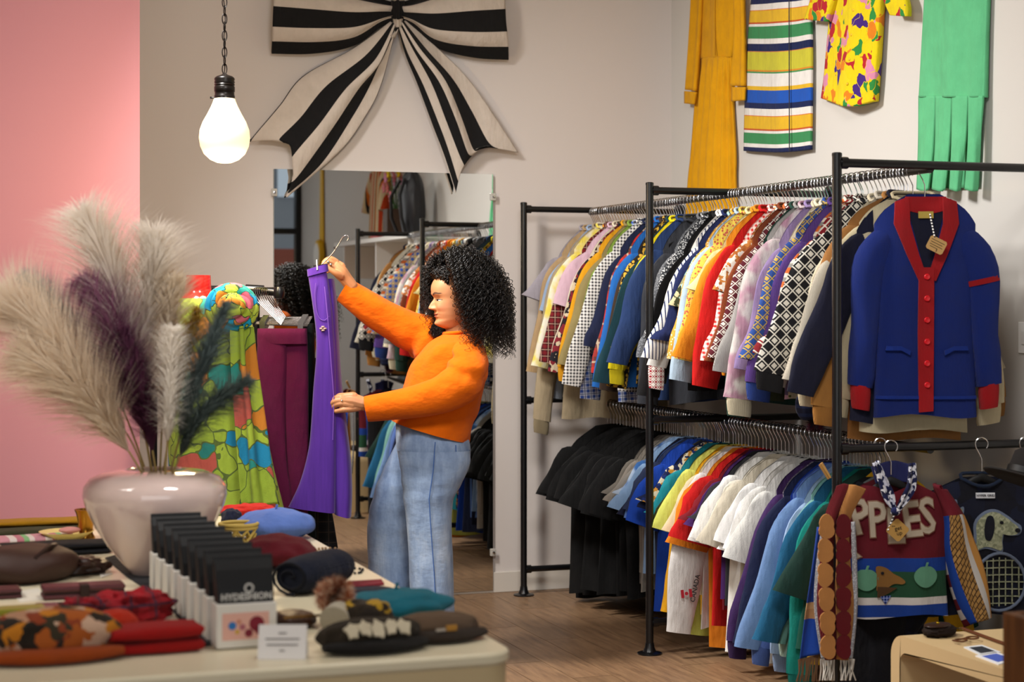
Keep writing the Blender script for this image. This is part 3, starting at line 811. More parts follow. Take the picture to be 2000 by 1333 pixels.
decal(fy, [(-.185, -.83), (.185, -.83), (.185, -.842), (-.185, -.842)], .01, .008).build('hem_ridge', fabric(kn('#0d318f')), bc, True, 0, False)
lf = loft([(Vector((.207, 0, -.40)), Vector((.064, 0, .014)), Vector((0, BT*1.08, 0))), (Vector((.211, 0, -.42)), Vector((.064, 0, .014)), Vector((0, BT*1.08, 0)))], 3, 18, .9); lf.build('sleeve_stripe', RED, bc, True, 0, False)
m = decal(fy, [(-.03, -.155), (.025, -.155), (.025, -.18), (-.03, -.18)], .013, .002); m.build('neck_label', plain('#a08a3c', .7), bc, True, 0, False)
put_hanger(XRAIL+.01, 5.735, zr, -.36, HL['top'], HG['top'])
def swing_tag(anchor, centre, rot, w, h, lines, label, col='#b5905a', diamond=False):
    t = thing('price_tag', label, 'tag', centre)
    X = (RT*math.cos(rot)+UP*math.sin(rot)); Yv = (-RT*math.sin(rot)+UP*math.cos(rot))
    M = frame(centre, X, Yv); c = .006
    pts = [(-w+c, -h), (w-c, -h), (w, -h+c), (w, h-c), (w-c, h), (-w+c, h), (-w, h-c), (-w, -h+c)]
    m = MB(); n = len(pts); m.add([(x, y, 0) for x, y in pts]+[(x, y, .0015) for x, y in pts], [tuple(range(n))[::-1], tuple(range(n, 2*n))]+[(i, (i+1) % n, (i+1) % n+n, i+n) for i in range(n)])
    place(m, M).build('card', plain(col, .8), t, False)
    for s, sz, ln, x, y in lines:      # '-' marks a line of handwriting too small to read
        q = MB().box((x-ln/2, y-.0011, .0016), (x+ln/2, y+.0011, .002)) if s == '-' else place(text_mb(s, sz, extrude=.0003), Matrix.Translation((x, y, .0022)))
        place(q, M).build('lettering', plain('#4a3a26', .8), t, False)
    a = Vector(anchor); e = M @ Vector((-w*.55 if not diamond else -w*.8, h*.8, .002))
    pts = [a.lerp(e, k/14)+Vector((0, 0, -.012*math.sin(math.pi*k/14)*0)) for k in range(15)]
    tw = N('twine', .9); f = tw.math('FRACT', tw.math('MULTIPLY', tw.sep(tw.co())[2], 90)); tw = tw.base(tw.ramp(f, [(0, '#e8e6e2'), (.5, '#17171c')]))
    MB().tube(pts, .0028, 6).build('string', tw, t)
    return t
cl = bc.location
Mb = Matrix.Translation(cl) @ Matrix.Rotation(-.36, 4, 'Z')
def gpt(M, fy, x, z, off): return M @ Vector((x, fy(x, z)-off, z))
swing_tag(gpt(Mb, fy, .012, -.165, .014), P(1829, 479, dep(gpt(Mb, fy, .0, -.33, .055))), math.radians(-27), .033, .026,
          [('-', .05, .052, 0, .014), ('-', .05, .046, -.002, .005), ('-', .05, .05, 0, -.004), ('-', .05, .03, -.006, -.012), ('$', .012, .012, .008, -.018)], 'brown card price tag on twine hanging at the blue cardigan neckline')

# sweater with lettering, hung on the lower crossbar
zc = LZ+.006
LIFT[0] = 0
AW, AH, AT, AS = .205, .605, .04, 52
mar = '#5e0d1c'
BND = ('bands', -.62, 0, [(0, '#c9c5c2'), (.022, '#123a8c'), (.09, '#cfcac6'), (.135, '#1f4a32'), (.285, '#123a8c'), (.36, mar)])
aloc = Vector((onY(1740, 870, 5.64).x, 5.64, zc))
asw = garment('sweater', 'maroon picture sweater lettered APPLES hanging from the lower crossbar', None, tuple(aloc), -.3, BND, W=AW, hem=AH, L=0, T=AT, seed=AS, fold=.008, wd=.095, out=.17, drop=.07, nd=.06, sleevepat=('blob', ['#123a8c', '#5e0d1c', '#c9c5c2', '#a57a44', '#123a8c'], 14), cat='sweater')
fa = front_fn(AW, AH, AT, .02, .07, .06, AS, .008)
CREAM = fabric(kn('#cfc0aa')); DKM = fabric(pl('#3a0a12'))
arc = [('A', -.176, -.37, .55), ('P', -.118, -.25, .25), ('P', -.06, -.262, .04), ('L', .005, -.285, .02), ('E', .065, -.262, .12), ('S', .122, -.25, .06)]
for ch, x, z, rot in arc:
    s = .175 if ch != 'A' else .14
    text_decal(fa, ch, s, x, z, .0075, rot, .0065, .78).build('letter_edge', fabric(pl('#8e6a55')), asw, False, 0, False)
    text_decal(fa, ch, s, x, z, .010, rot, .0025, .78).build('letter', CREAM, asw, False, 0, False)
APG = fabric(kn('#6fae8e'))
for (x, z, r) in ((-.1, -.47, .042), (.115, -.46, .042)):
    p = [(x+r*math.cos(a)*(1+.06*math.cos(2*a)), z+r*.95*math.sin(a)*(1-.12*math.exp(-((a-math.pi/2)/.35)**2))) for a in [2*math.pi*k/24 for k in range(24)]]
    o = decal(fa, p, .007).build('apple_motif', APG, asw, True, 0, False)
    decal(fa, [(x-.004, z+r*.8), (x+.004, z+r*.8), (x+.01, z+r*1.2), (x+.002, z+r*1.2)], .008).build('stalk', APG, o, True, 0, False)
decal(fa, smooth_poly([(-.065, -.425), (-.03, -.428), (0, -.45), (.025, -.463), (.04, -.478), (.03, -.487), (-.0, -.487), (-.03, -.505), (-.062, -.51), (-.06, -.47)]), .007).build('dog_head_motif', fabric(kn('#a07238')), asw, True, 0, False)
decal(fa, [(-.06, -.495), (-.03, -.497), (-.0, -.5), (.012, -.5), (-.01, -.515), (-.03, -.525), (-.06, -.535)], .009).build('dog_jaw_motif', fabric(kn('#5d3f20')), asw, True, 0, False)
decal(fa, ell(-.042, -.447, .006, .005), .011).build('eye_motif', fabric(pl('#10101a')), asw, True, 0, False)
decal(fa, [(-.05, -.53), (-.01, -.528), (-.03, -.56)], .009).build('bandana_motif', fabric(('plaid', '#2f59b5', '#14235c', '#d8dcec', 90)), asw, True, 0, False)
put_hanger(aloc.x, aloc.y, aloc.z, -.3, 'black hanger holding the lettered sweater on the lower crossbar', None)
Ma = Matrix.Translation(aloc) @ Matrix.Rotation(-.3, 4, 'Z')
# basket panel knitted into the right-hand sleeve
g = N('sleeve_knit', .9); uvs = g.sep(g.co('UV')); bk = g.n('ShaderNodeTexBrick'); g.link(g.xyz('UV', (1, 1.7, 1), (0, 0, .5)), bk.inputs[0]); bk.inputs['Scale'].default_value = 4.2
bk.inputs['Color1'].default_value = (*lin('#a07a44'), 1); bk.inputs['Color2'].default_value = (*lin('#83602f'), 1); bk.inputs['Mortar'].default_value = (*lin('#3a2614'), 1); bk.inputs['Mortar Size'].default_value = .035
chk = g.math('LESS_THAN', g.math('FRACT', g.math('MULTIPLY', uvs[1], 6)), .5)
edge = g.mix(chk, '#5e0d1c', '#c9c5c2'); u2 = g.math('ADD', uvs[0], g.math('MULTIPLY', g.math('SUBTRACT', uvs[1], .5), -.12))
c1 = g.mix(g.math('GREATER_THAN', u2, .14), edge, '#123a8c'); c1 = g.mix(g.math('GREATER_THAN', u2, .36), c1, bk.outputs[0]); c1 = g.mix(g.math('GREATER_THAN', u2, .72), c1, '#bdb9b6'); c1 = g.mix(g.math('GREATER_THAN', u2, .84), c1, '#b5813f')
top_ = g.math('LESS_THAN', uvs[1], .2); SLK = g.base(g.mix(top_, c1, '#5e0d1c'))
def pgrid(rows, d): return [[P(x, y, d+(q[2] if len(q) > 2 else 0)) for q in row for x, y in [q[:2]]] for row in rows]
unrot = Matrix.Rotation(.3, 4, 'Z')
def sleeve_px(rows, d, nm):
    gr = [[(l[0], l[1], .05), (l[0]+(r[0]-l[0])*.22, l[1]+(r[1]-l[1])*.22, -.01), (l[0]+(r[0]-l[0])*.5, l[1]+(r[1]-l[1])*.5, -.03), (l[0]+(r[0]-l[0])*.78, l[1]+(r[1]-l[1])*.78, -.01), (r[0], r[1], .05)] for l, r in rows]
    o = build_uv(patch(pgrid(gr, d), 26, 34, .012, lambda u, v: .006*np.sin(u*9+v*8)), nm, SLK, asw); o.matrix_parent_inverse = unrot
sleeve_px([((1822, 945), (1850, 960)), ((1836, 1010), (1886, 1005)), ((1832, 1070), (1905, 1058)), ((1845, 1130), (1920, 1112)), ((1866, 1185), (1932, 1168)), ((1886, 1225), (1940, 1207))], 6.42, 'sleeve')
sleeve_px([((1640, 962), (1668, 955)), ((1640, 1020), (1668, 1015)), ((1644, 1090), (1674, 1090)), ((1650, 1150), (1684, 1150)), ((1656, 1195), (1688, 1192))], 6.46, 'sleeve')
swing_tag(gpt(Ma, fa, .03, -.17, .03), P(1753, 1036, dep(gpt(Ma, fa, 0, -.27, .05))), math.radians(48), .031, .031, [], 'kraft diamond tag reading the get up hanging on the lettered sweater', '#a98345', True)
tg = [o for o in COL.objects if o.name.startswith('price_tag')][-1]
M = frame(tg.location, RT*math.cos(.2)+UP*math.sin(.2), UP*math.cos(.2)-RT*math.sin(.2))
for s, x, y, sz in (('the', -.012, .017, .009), ('get', .003, .006, .021), ('up', .004, -.012, .021)):
    place(text_mb(s, sz, extrude=.0003), M @ Matrix.Translation((x, y, .0026))).build('lettering', plain('#201810', .8), tg, False)
# bandana round the neck of the lettered sweater
bd = thing('bandana', 'navy paisley bandana knotted around the lettered sweater neck', 'bandana', P(1737, 960, 6.36))
PAIS = fabric(('blob', ['#141a44', '#0f1334', '#e4e4ea', '#161c48', '#c9cad8'], 70))
build_uv(patch(pgrid([[(1704, 905), (1716, 900)], [(1716, 945), (1732, 935)], [(1726, 975), (1746, 965)], [(1742, 998), (1750, 1002)]], 6.35), 8, 18, .006, lambda u, v: .012*np.sin(u*7)), 'left_fold', PAIS, bd)
build_uv(patch(pgrid([[(1775, 905), (1788, 905)], [(1772, 945), (1790, 942)], [(1758, 975), (1782, 968)], [(1748, 1000), (1756, 1000)]], 6.35), 8, 18, .006, lambda u, v: .012*np.sin(u*7)), 'right_fold', PAIS, bd)
m = blobmesh(.018, .016, .016, 14, 8, .2); place(m, Matrix.Translation(P(1749, 1000, 6.33)-Vector((0, 0, .014)))); m.build('knot', PAIS, bd)
build_uv(patch(pgrid([[(1702, 912, .09), (1745, 900, .11), (1790, 912, .09)], [(1712, 945, .07), (1745, 940, .1), (1785, 945, .07)]], 6.35), 12, 8, .006), 'back_fold', fabric(pl('#1a1e4c')), bd)
# black trousers below
garment('trousers', 'black trousers hanging beneath the lettered sweater', None, (aloc.x+.015, aloc.y+.1, zc), -.25, pl('#0b0c14'), W=.17, hem=1.0, L=0, T=.04, seed=61, fold=.02, cat='trousers')
put_hanger(aloc.x+.015, aloc.y+.1, zc, -.25, 'black hanger behind the lettered sweater on the lower crossbar', None)

# dark sweater with dog picture
dloc = Vector((onY(1917, 868, 5.64).x, 5.64, zc))
DW, DH, DT, DS = .235, .62, .035, 71
dsw = garment('sweater', 'dark navy sweater with cream dog and racket pictures, beside the lettered sweater', None, tuple(dloc), -.3, ('blob', ['#0b0e1e', '#0d1226', '#10162c', '#0a0c18'], 16), W=DW, hem=DH, L=.5, T=DT, seed=DS, fold=.006, wd=.09, out=.08, cat='sweater', collar=pl('#15233a'))
fd = front_fn(DW, DH, DT, .02, .075, .05, DS, .006)
CR2 = fabric(('blob', ['#8f9478', '#a3a68a', '#7c8168'], 120)); LB = fabric(kn('#7e8ca6'))
dog = [(-.03, -.29), (.0, -.255), (.04, -.245), (.08, -.265), (.105, -.285), (.125, -.30), (.12, -.325), (.09, -.33), (.06, -.325), (.05, -.345), (.065, -.365), (.06, -.385), (.03, -.375), (-.0, -.37), (-.04, -.385), (-.03, -.35)]
decal(fd, smooth_poly([(x*1.14-.005, (z+.315)*1.14-.315) for x, z in dog]), .005).build('picture_outline', LB, dsw, True, 0, False)
decal(fd, smooth_poly([(.01, -.262), (.03, -.262), (.035, -.3), (.02, -.345), (.0, -.34), (-.002, -.3)]), .012).build('ear_motif', fabric(pl('#10131f')), dsw, True, 0, False)
decal(fd, smooth_poly(dog), .009).build('dog_motif', CR2, dsw, True, 0, False)
decal(fd, ell(.062, -.283, .007, .006), .013).build('eye_motif', fabric(pl('#0c0d16')), dsw, True, 0, False)
decal(fd, ell(.122, -.312, .01, .008), .013).build('nose_motif', fabric(pl('#0c0d16')), dsw, True, 0, False)
hand = [(-.13, -.31), (-.1, -.3), (-.085, -.27), (-.08, -.235), (-.09, -.235), (-.1, -.26), (-.1, -.215), (-.11, -.215), (-.115, -.255), (-.12, -.21), (-.13, -.21), (-.13, -.255), (-.14, -.22), (-.15, -.222), (-.15, -.27)]
decal(fd, smooth_poly([((x+.115)*1.2-.115, (z+.26)*1.2-.26) for x, z in hand]), .005).build('picture_outline', LB, dsw, True, 0, False)
decal(fd, smooth_poly(hand), .009).build('hand_motif', CR2, dsw, True, 0, False)
ring = ell(.055, -.5, .095, .105, 28)
MB().tube([(x, fd(x, z)-.006, z) for x, z in ring], .006, 8, True).build('racket_rim', LB, dsw, True, 0, False)
for k in range(-3, 4):
    hx = .09*math.sqrt(max(0, 1-(k*.026/.1)**2)); cz = -.5+k*.026; cx = .055+k*.024
    decal(fd, [(.055-hx, cz-.002), (.055+hx, cz-.002), (.055+hx, cz+.002), (.055-hx, cz+.002)], .006).build('racket_string', CR2, dsw, True, 0, False)
    decal(fd, [(cx-.002, -.5-hx), (cx+.002, -.5-hx), (cx+.002, -.5+hx), (cx-.002, -.5+hx)], .006).build('racket_string', CR2, dsw, True, 0, False)
m = decal(fd, [(-.03, -.175), (.04, -.175), (.04, -.195), (-.03, -.195)], .012, .002); lb = m.build('neck_label', plain('#c8cad0', .6), dsw, True, 0, False)
text_decal(fd, 'HYPER GRID', .012, .005, -.185, .0155).build('lettering', plain('#20222a', .7), lb, False, 0, False)
put_hanger(dloc.x, dloc.y, dloc.z, -.3, 'black hanger holding the dark dog sweater on the lower crossbar', None)
# leaf print shirt and hat at the edge of the frame
gl = onY(2042, 900, 5.5)
garment('shirt', 'green tropical leaf print shirt at the right end of the lower crossbar', None, (gl.x, 5.62, zc), -.3, ('blob', ['#2f7a4a', '#3f9a5e', '#bcd8b0', '#256a3e'], 14), W=.13, hem=.56, L=.2, T=.03, seed=81, cat='shirt')
put_hanger(gl.x, 5.62, zc, -.3, 'black hanger holding the leaf print shirt on the lower crossbar', None)
hp = P(2012, 940, 6.15)
hb = thing('felt_hat', 'black felt hat hanging at the right edge above the leaf print shirt', 'hat', hp)
m = MB().lathe([(0, -.004), (.155, -.012), (.162, -.006), (.155, 0), (.085, .008), (.082, .04), (.078, .085), (.06, .102), (.0, .1)], 32); place(m, Matrix.Translation(hp) @ Matrix.Rotation(math.radians(20), 4, 'Y')); m.build('crown_and_brim', plain('#15110f', .9), hb)
m = MB().lathe([(.084, .01), (.087, .012), (.086, .034), (.082, .036)], 32); place(m, Matrix.Translation(hp) @ Matrix.Rotation(math.radians(20), 4, 'Y')); m.build('ribbon', plain('#050505', .5), hb)
MB().tube([hp+Vector((0, 0, .09)), P(2012, 875, 6.32), P(2012, 868, 6.33)], .0025, 6).build('hanging_cord', BLACKP, hb)

# scarf with apples over the near upright
SD = 6.26
sc = thing('knitted_scarf', 'apple patterned knitted scarf with fringed ends hung beside the lettered sweater', 'scarf', P(1625, 1120, SD))
build_uv(patch(pgrid([[(1634, 950), (1650, 945), (1668, 952)], [(1612, 1010), (1630, 1005, -.02), (1636, 1008)], [(1600, 1090), (1620, 1085, -.03), (1631, 1090)], [(1596, 1180), (1618, 1180, -.03), (1631, 1180)], [(1612, 1290), (1624, 1290, -.02), (1632, 1288)]], SD), 16, 44, .008, lambda u, v: .006*np.sin(v*9)), 'left_tail', fabric(kn('#6a0f1a')), sc)
build_uv(patch(pgrid([[(1652, 948, .01), (1670, 948), (1690, 955, .02)], [(1632, 1010, .005), (1648, 1005, -.02), (1662, 1012, .01)], [(1631, 1090, .005), (1648, 1085, -.02), (1664, 1095, .01)], [(1631, 1180, .005), (1648, 1180, -.02), (1666, 1182, .01)], [(1632, 1288, .005), (1646, 1290, -.01), (1656, 1290, .01)]], SD), 16, 44, .008, lambda u, v: .006*np.sin(v*8+1)), 'right_tail', fabric(kn('#c98a4c')), sc)
build_uv(patch(pgrid([[(1608, 1010, .03), (1612, 1010, .02)], [(1594, 1100, .03), (1601, 1100, .02)], [(1590, 1190, .03), (1598, 1190, .02)], [(1604, 1290, .03), (1614, 1290, .02)]], SD), 6, 30, .008), 'grey_edge', fabric(('dots', '#8d8d92', '#b4b4b8', 150, .4)), sc)
build_uv(patch(pgrid([[(1662, 1020, .03), (1668, 1020, .02)], [(1664, 1100, .03), (1672, 1100, .02)], [(1665, 1190, .03), (1673, 1190, .02)], [(1655, 1290, .03), (1664, 1290, .02)]], SD), 6, 30, .008), 'grey_edge', fabric(('dots', '#8d8d92', '#b4b4b8', 150, .4)), sc)
for k in range(6):
    for (col, cx, dd) in (('#c98a4c', 1615-3*math.sin(k), -.036), ('#6a0f1a', 1648, -.028)):
        cy = 1030+k*47; m = MB(); r = 21; pts = []
        for q in range(20):
            a = 2*math.pi*q/20; rr = r*(1-.2*math.exp(-(math.sin(a)/.28)**2)+.05*math.sin(3*a+k))
            pts.append(P(cx+.8*rr*math.cos(a), cy+1.15*rr*math.sin(a), SD+dd))
        n = 20; m.add([tuple(p) for p in pts]+[tuple(p+VD*.012) for p in pts], [tuple(range(n)), tuple(range(2*n-1, n-1, -1))]+[(i, i+n, (i+1) % n+n, (i+1) % n) for i in range(n)])
        m.build('apple_motif', fabric(kn(col)), sc, False)
for side, x0 in ((0, 1603), (1, 1642)):
    m = MB()
    for k in range(12):
        a = P(x0+k*2.4, 1288, SD+.01); m.tube([a, P(x0+k*2.4+R.uniform(-4, 4), 1308, SD+R.uniform(-.01, .02)), P(x0+k*2.4+R.uniform(-8, 6), 1330, SD+R.uniform(-.02, .02))], .0026, 5)
    o = m.build('fringe', fabric(pl('#c9c3b8')), sc); o['kind'] = 'stuff'
bw = thing('knitted_blanket', 'blue and tan picture blanket with brown fringe behind the apple scarf', 'blanket', P(1585, 1200, 6.36))
build_uv(patch(pgrid([[(1596, 1030), (1606, 1030)], [(1585, 1110), (1604, 1110)], [(1572, 1200), (1602, 1200)], [(1562, 1290), (1606, 1275)]], 6.36), 12, 26, .008, lambda u, v: .012*np.sin(u*6+v*3)), 'cloth', fabric(('bands', -.2, .3, [(0, '#b98a5e'), (.08, '#1d48a8'), (.36, '#b98a5e'), (.43, '#c9a070'), (.48, '#1d3f94'), (.8, '#1d3f94')])), bw)
m = MB()
for k in range(22):
    x = 1560+k*2.3; a = P(x, 1289-k*.6, 6.365); m.tube([a, P(x-2+R.uniform(-3, 3), 1312, 6.36), P(x-5+R.uniform(-4, 4), 1332, 6.36)], .0025, 5)
m.build('fringe', fabric(pl('#6a4c33')), bw)['kind'] = 'stuff'
cp = P(1610, 950, 6.3)
tgc = thing('clothes_peg', 'small wooden peg clipped on the teal sweatshirt shoulder', 'peg', P(1612, 918, 6.36))
m = MB(); m.tube([P(1604, 905, 6.36), P(1622, 934, 6.36)], [.006, .004], 6); m.build('upper_jaw', plain('#b58a4c', .7), tgc)
m = MB(); m.tube([P(1601, 908, 6.36), P(1618, 936, 6.36)], [.005, .004], 6); m.build('lower_jaw', plain('#a57a40', .7), tgc)

# ------------------------------------------------------------------ dresses pinned to the right-hand wall
XWL = XR-.012
def wgrid(rows, off=.03):
    """rows of (px,py[,off]) on the right wall plane"""
    return [[onX(q[0], q[1], XR-(q[2] if len(q) > 2 else off)) for q in row] for row in rows]
yd = thing('maxi_dress', 'mustard yellow long-sleeved maxi dress pinned on the right-hand wall', 'dress', onX(1400, 365, XWL))
MU = fabric(pl('#e0a006'))
build_uv(patch(wgrid([[(1366, -150, .02), (1405, -150, .05), (1440, -150, .02)], [(1362, -40, .02), (1400, -40, .06), (1440, -40, .02)], [(1366, 60, .02), (1400, 60, .06), (1436, 60, .02)], [(1366, 115, .02), (1398, 112, .05), (1428, 112, .02)]]), 20, 30, .012, lambda u, v: .006*np.sin(u*16)), 'bodice', MU, yd)
build_uv(patch(wgrid([[(1364, 112, .02), (1398, 110, .055), (1428, 110, .02)], [(1360, 200, .02), (1395, 200, .06), (1432, 200, .02)], [(1352, 300, .02), (1390, 300, .065), (1438, 300, .02)], [(1346, 362, .02), (1388, 362, .07), (1438, 362, .02)], [(1336, 520, .02), (1388, 520, .07), (1446, 520, .02)]]), 60, 30, .012, lambda u, v: .011*np.sin(u*44+2*np.sin(v*3))*np.minimum(1, v*6)), 'skirt', MU, yd)
for a in ([[(1352, -60), (1372, -60)], [(1346, 60), (1366, 62)], [(1338, 175), (1358, 178)]], [[(1430, -60), (1448, -60)], [(1434, 60), (1452, 60)], [(1426, 168), (1452, 168)]]):
    build_uv(patch(wgrid(a, .05), 8, 20, .02, lambda u, v: .008*np.sin(u*9)), 'sleeve', MU, yd)
for a in ([[(1336, 178), (1358, 180)], [(1336, 202), (1354, 204)]], [[(1428, 170), (1453, 170)], [(1428, 198), (1452, 196)]]):
    build_uv(patch(wgrid(a, .052), 6, 6, .014), 'cuff', MU, yd)
m = MB().tube([onX(1397, y, XR-.068) for y in (-100, 0, 60, 108)], .003, 6); m.build('placket_seam', fabric(pl('#b98005')), yd)

sk = thing('striped_maxi_skirt', 'multicoloured horizontal striped straight skirt on the right-hand wall', 'skirt', onX(1520, 297, XWL))
cyc = [('#16224e', .035), ('#e8e4de', .02), ('#3c8a55', .055), ('#e8e4de', .012), ('#c2562a', .008), ('#e2b42a', .055), ('#d9793a', .006), ('#e8e4de', .03), ('#16224e', .03), ('#1d55b5', .06), ('#e2b42a', .022), ('#e8e4de', .062), ('#4c9458', .008), ('#d9892a', .008), ('#c9c23a', .085), ('#d08c4a', .006)]
st = []; tot = sum(w for _, w in cyc); acc = 0
for rep in range(2):
    for cc_, w in cyc: st.append((acc/(2*tot), cc_)); acc += w
def cols32(stops): return stops[:31]
SKM = fabric(('uvstripe', 1, cols32([(p, c) for p, c in st])))
build_uv(patch([list(r) for r in wgrid([[(1452, 295, .02), (1520, 298, .05), (1583, 292, .03)], [(1455, 200, .02), (1520, 202, .055), (1584, 196, .03)], [(1460, 100, .02), (1525, 100, .055), (1584, 92, .03)], [(1468, 0, .02), (1528, -5, .055), (1580, -10, .03)], [(1474, -60, .02), (1528, -62, .05), (1572, -64, .03)]])], 26, 60, .016, lambda u, v: .005*np.sin(u*14+v*2)), 'skirt_panel', SKM, sk)
m = MB().tube([onX(1541+k*.2, y, XR-.06) for k, y in enumerate((-60, 0, 100, 200, 295))], .0025, 6); m.build('front_seam', fabric(pl('#3a3a44')), sk)

pdz = thing('print_playsuit', 'yellow strawberry and mushroom print short dress on the right-hand wall', 'dress', onX(1655, 205, XWL))
PRY = fabric(('blob', ['#e8cf10', '#e8cf10', '#b31f2c', '#e5cd12', '#2f8a3e', '#e8cf10', '#d98aa8', '#ecd21a', '#43247a', '#e08018', '#e8cf10'], 19, '#e8c60f'))
build_uv(patch(wgrid([[(1622, -70, .03), (1672, -70, .08), (1724, -70, .04)], [(1622, 0, .03), (1670, 0, .085), (1722, 0, .04)], [(1616, 80, .03), (1664, 80, .085), (1716, 80, .045)], [(1610, 150, .03), (1655, 150, .085), (1710, 150, .05)], [(1605, 192, .03), (1652, 208, .085), (1706, 198, .05)]]), 28, 40, .03, lambda u, v: .006*np.sin(u*15+v)), 'body', PRY, pdz)
build_uv(patch(wgrid([[(1600, -60, .06), (1640, -60, .07)], [(1582, 0, .07), (1625, 0, .08)], [(1570, 38, .07), (1612, 42, .08)]], .06), 12, 16, .03), 'sleeve', PRY, pdz)
build_uv(patch(wgrid([[(1705, -60, .06), (1742, -60, .07)], [(1725, 0, .07), (1765, 0, .08)], [(1738, 30, .07), (1768, 32, .08)]], .06), 12, 16, .03), 'sleeve', PRY, pdz)
for k in range(4):
    q = onX(1668-k*4, 20+k*48, XR-.087); m = blobmesh(.008, .008, .004, 10, 6); place(m, frame(q, (0, -1, 0), (0, 0, 1))); m.build('button', plain('#e0b020', .4), pdz)

gs = thing('carwash_skirt', 'mint green long skirt slit into panels on the right-hand wall', 'skirt', onX(1860, 372, XWL))
GR = fabric(pl('#62bd86'))
build_uv(patch(wgrid([[(1808, -60, .02), (1868, -60, .06), (1930, -60, .03)], [(1800, 80, .02), (1862, 80, .065), (1924, 80, .035)], [(1794, 190, .02), (1858, 190, .065), (1920, 190, .04)]]), 40, 30, .02, lambda u, v: .008*np.sin(u*17)*v), 'skirt_top', GR, gs)
build_uv(patch(wgrid([[(1796, 185, .015), (1858, 185, .02), (1918, 185, .015)], [(1794, 280, .015), (1856, 280, .02), (1914, 280, .015)], [(1792, 366, .015), (1852, 368, .02), (1910, 366, .015)]]), 10, 14, .006), 'back_panel', GR, gs)
xs = [(1793, 1788), (1826, 1818), (1858, 1852), (1890, 1882), (1920, 1916)]
dl = [.02, .05, .064, .058, .04]
for k in range(4):
    a, b = xs[k], xs[k+1]; g1 = 1.5
    build_uv(patch(wgrid([[(a[0]+.5, 187, dl[k]), ((a[0]+b[0])/2, 187, (dl[k]+dl[k+1])/2+.002), (b[0]-.5, 187, dl[k+1])], [(a[0]-1+g1*.5, 280, dl[k]+.012), ((a[0]+b[0])/2-2, 280, (dl[k]+dl[k+1])/2+.018), (b[0]-1-g1*2, 280, dl[k+1]+.004)], [(a[1]+g1, 370, dl[k]+.016), ((a[1]+b[1])/2, 374, (dl[k]+dl[k+1])/2+.026), (b[1]-g1*3.5, 370+k, dl[k+1]+.004)]]), 10, 22, .012), 'panel', GR, gs)

# ------------------------------------------------------------------ bow on the back wall
def bgrid(rows, off=.04): return [[onY(q[0], q[1], YB-(q[2] if len(q) > 2 else off)) for q in row] for row in rows]
bow = thing('fabric_bow', 'giant black and white striped fabric bow on the wall above the mirror', 'bow', onY(775, 60, YB-.02))
WH, BK = '#d2c6ba', '#121214'
LO = fabric(('uvstripe', 0, [(0, BK), (.2, WH), (.41, BK), (.63, WH), (.82, BK)]))
fold = lambda u, v: .012*np.sin(u*19+v*3)*(v**1.5)+.004*np.sin(v*9+u*5)
build_uv(patch(bgrid([[(534, -58, .03), (535, -20, .1), (533, 30, .13), (532, 70, .12), (531, 106, .05)], [(610, -45, .03), (610, -12, .13), (610, 34, .16), (610, 72, .14), (610, 104, .05)], [(690, -25, .03), (690, 2, .12), (690, 36, .14), (690, 66, .12), (692, 88, .05)], [(745, 0, .04), (745, 12, .09), (745, 28, .1), (745, 42, .09), (745, 52, .05)], [(772, 8, .05), (772, 15, .07), (772, 24, .08), (772, 32, .07), (772, 38, .05)]]), 44, 44, .012, fold), 'left_loop', LO, bow)
build_uv(patch(bgrid([[(982, -62, .03), (985, -20, .1), (988, 38, .13), (993, 80, .12), (994, 118, .05)], [(920, -50, .03), (922, -14, .13), (925, 40, .16), (926, 80, .14), (928, 112, .05)], [(850, -25, .03), (850, 2, .12), (850, 40, .14), (850, 70, .12), (852, 92, .05)], [(805, 0, .04), (805, 14, .09), (805, 30, .1), (805, 44, .09), (805, 54, .05)], [(778, 8, .05), (778, 15, .07), (778, 24, .08), (778, 32, .07), (778, 38, .05)]]), 44, 44, .012, fold), 'right_loop', LO, bow)
TLm = fabric(('uvstripe', 0, [(0, BK), (.012, WH), (.24, BK), (.45, WH), (.63, BK), (.82, WH), (.985, BK)]))
build_uv(patch(bgrid([[(762, 42, .07), (768, 45, .09), (773, 48, .09), (776, 52, .08)], [(690, 95, .06), (725, 110, .12), (745, 118, .13), (768, 70, .1)], [(592, 150, .05), (655, 172, .11), (705, 172, .1), (742, 165, .06)], [(545, 208, .06), (605, 235, .1), (655, 250, .1), (715, 220, .05)], [(494, 268, .06), (565, 276, .1), (592, 340, .09), (668, 288, .05)], [(488, 275, .05), (572, 288, .08), (568, 362, .07), (560, 386, .05)]]), 40, 50, .012, lambda u, v: .014*np.sin(u*13+v*2)*np.sin(v*3)), 'left_tail', TLm, bow)
TRm = fabric(('uvstripe', 0, [(0, WH), (.02, BK), (.16, WH), (.34, BK), (.5, WH), (.62, BK), (.8, WH)]))
build_uv(patch(bgrid([[(776, 50, .08), (780, 46, .09), (786, 42, .09), (792, 40, .07)], [(792, 105, .06), (806, 100, .12), (822, 95, .13), (850, 92, .06)], [(818, 165, .05), (842, 165, .12), (872, 155, .12), (905, 148, .06)], [(848, 245, .05), (872, 240, .12), (905, 225, .1), (945, 200, .06)], [(868, 305, .06), (895, 300, .1), (930, 288, .09), (985, 258, .06)], [(890, 378, .06), (906, 325, .08), (945, 290, .08), (1012, 298, .06)]]), 40, 50, .012, lambda u, v: .014*np.sin(u*13+v*2)*np.sin(v*3)), 'right_tail', TRm, bow)
build_uv(patch(bgrid([[(764, 2, .05), (776, 0, .13), (790, 2, .05)], [(764, 20, .06), (776, 20, .14), (790, 20, .06)], [(765, 36, .05), (777, 38, .13), (789, 36, .05)]]), 12, 14, .03, lambda u, v: .006*np.sin(u*15)), 'knot', fabric(pl(BK)), bow)
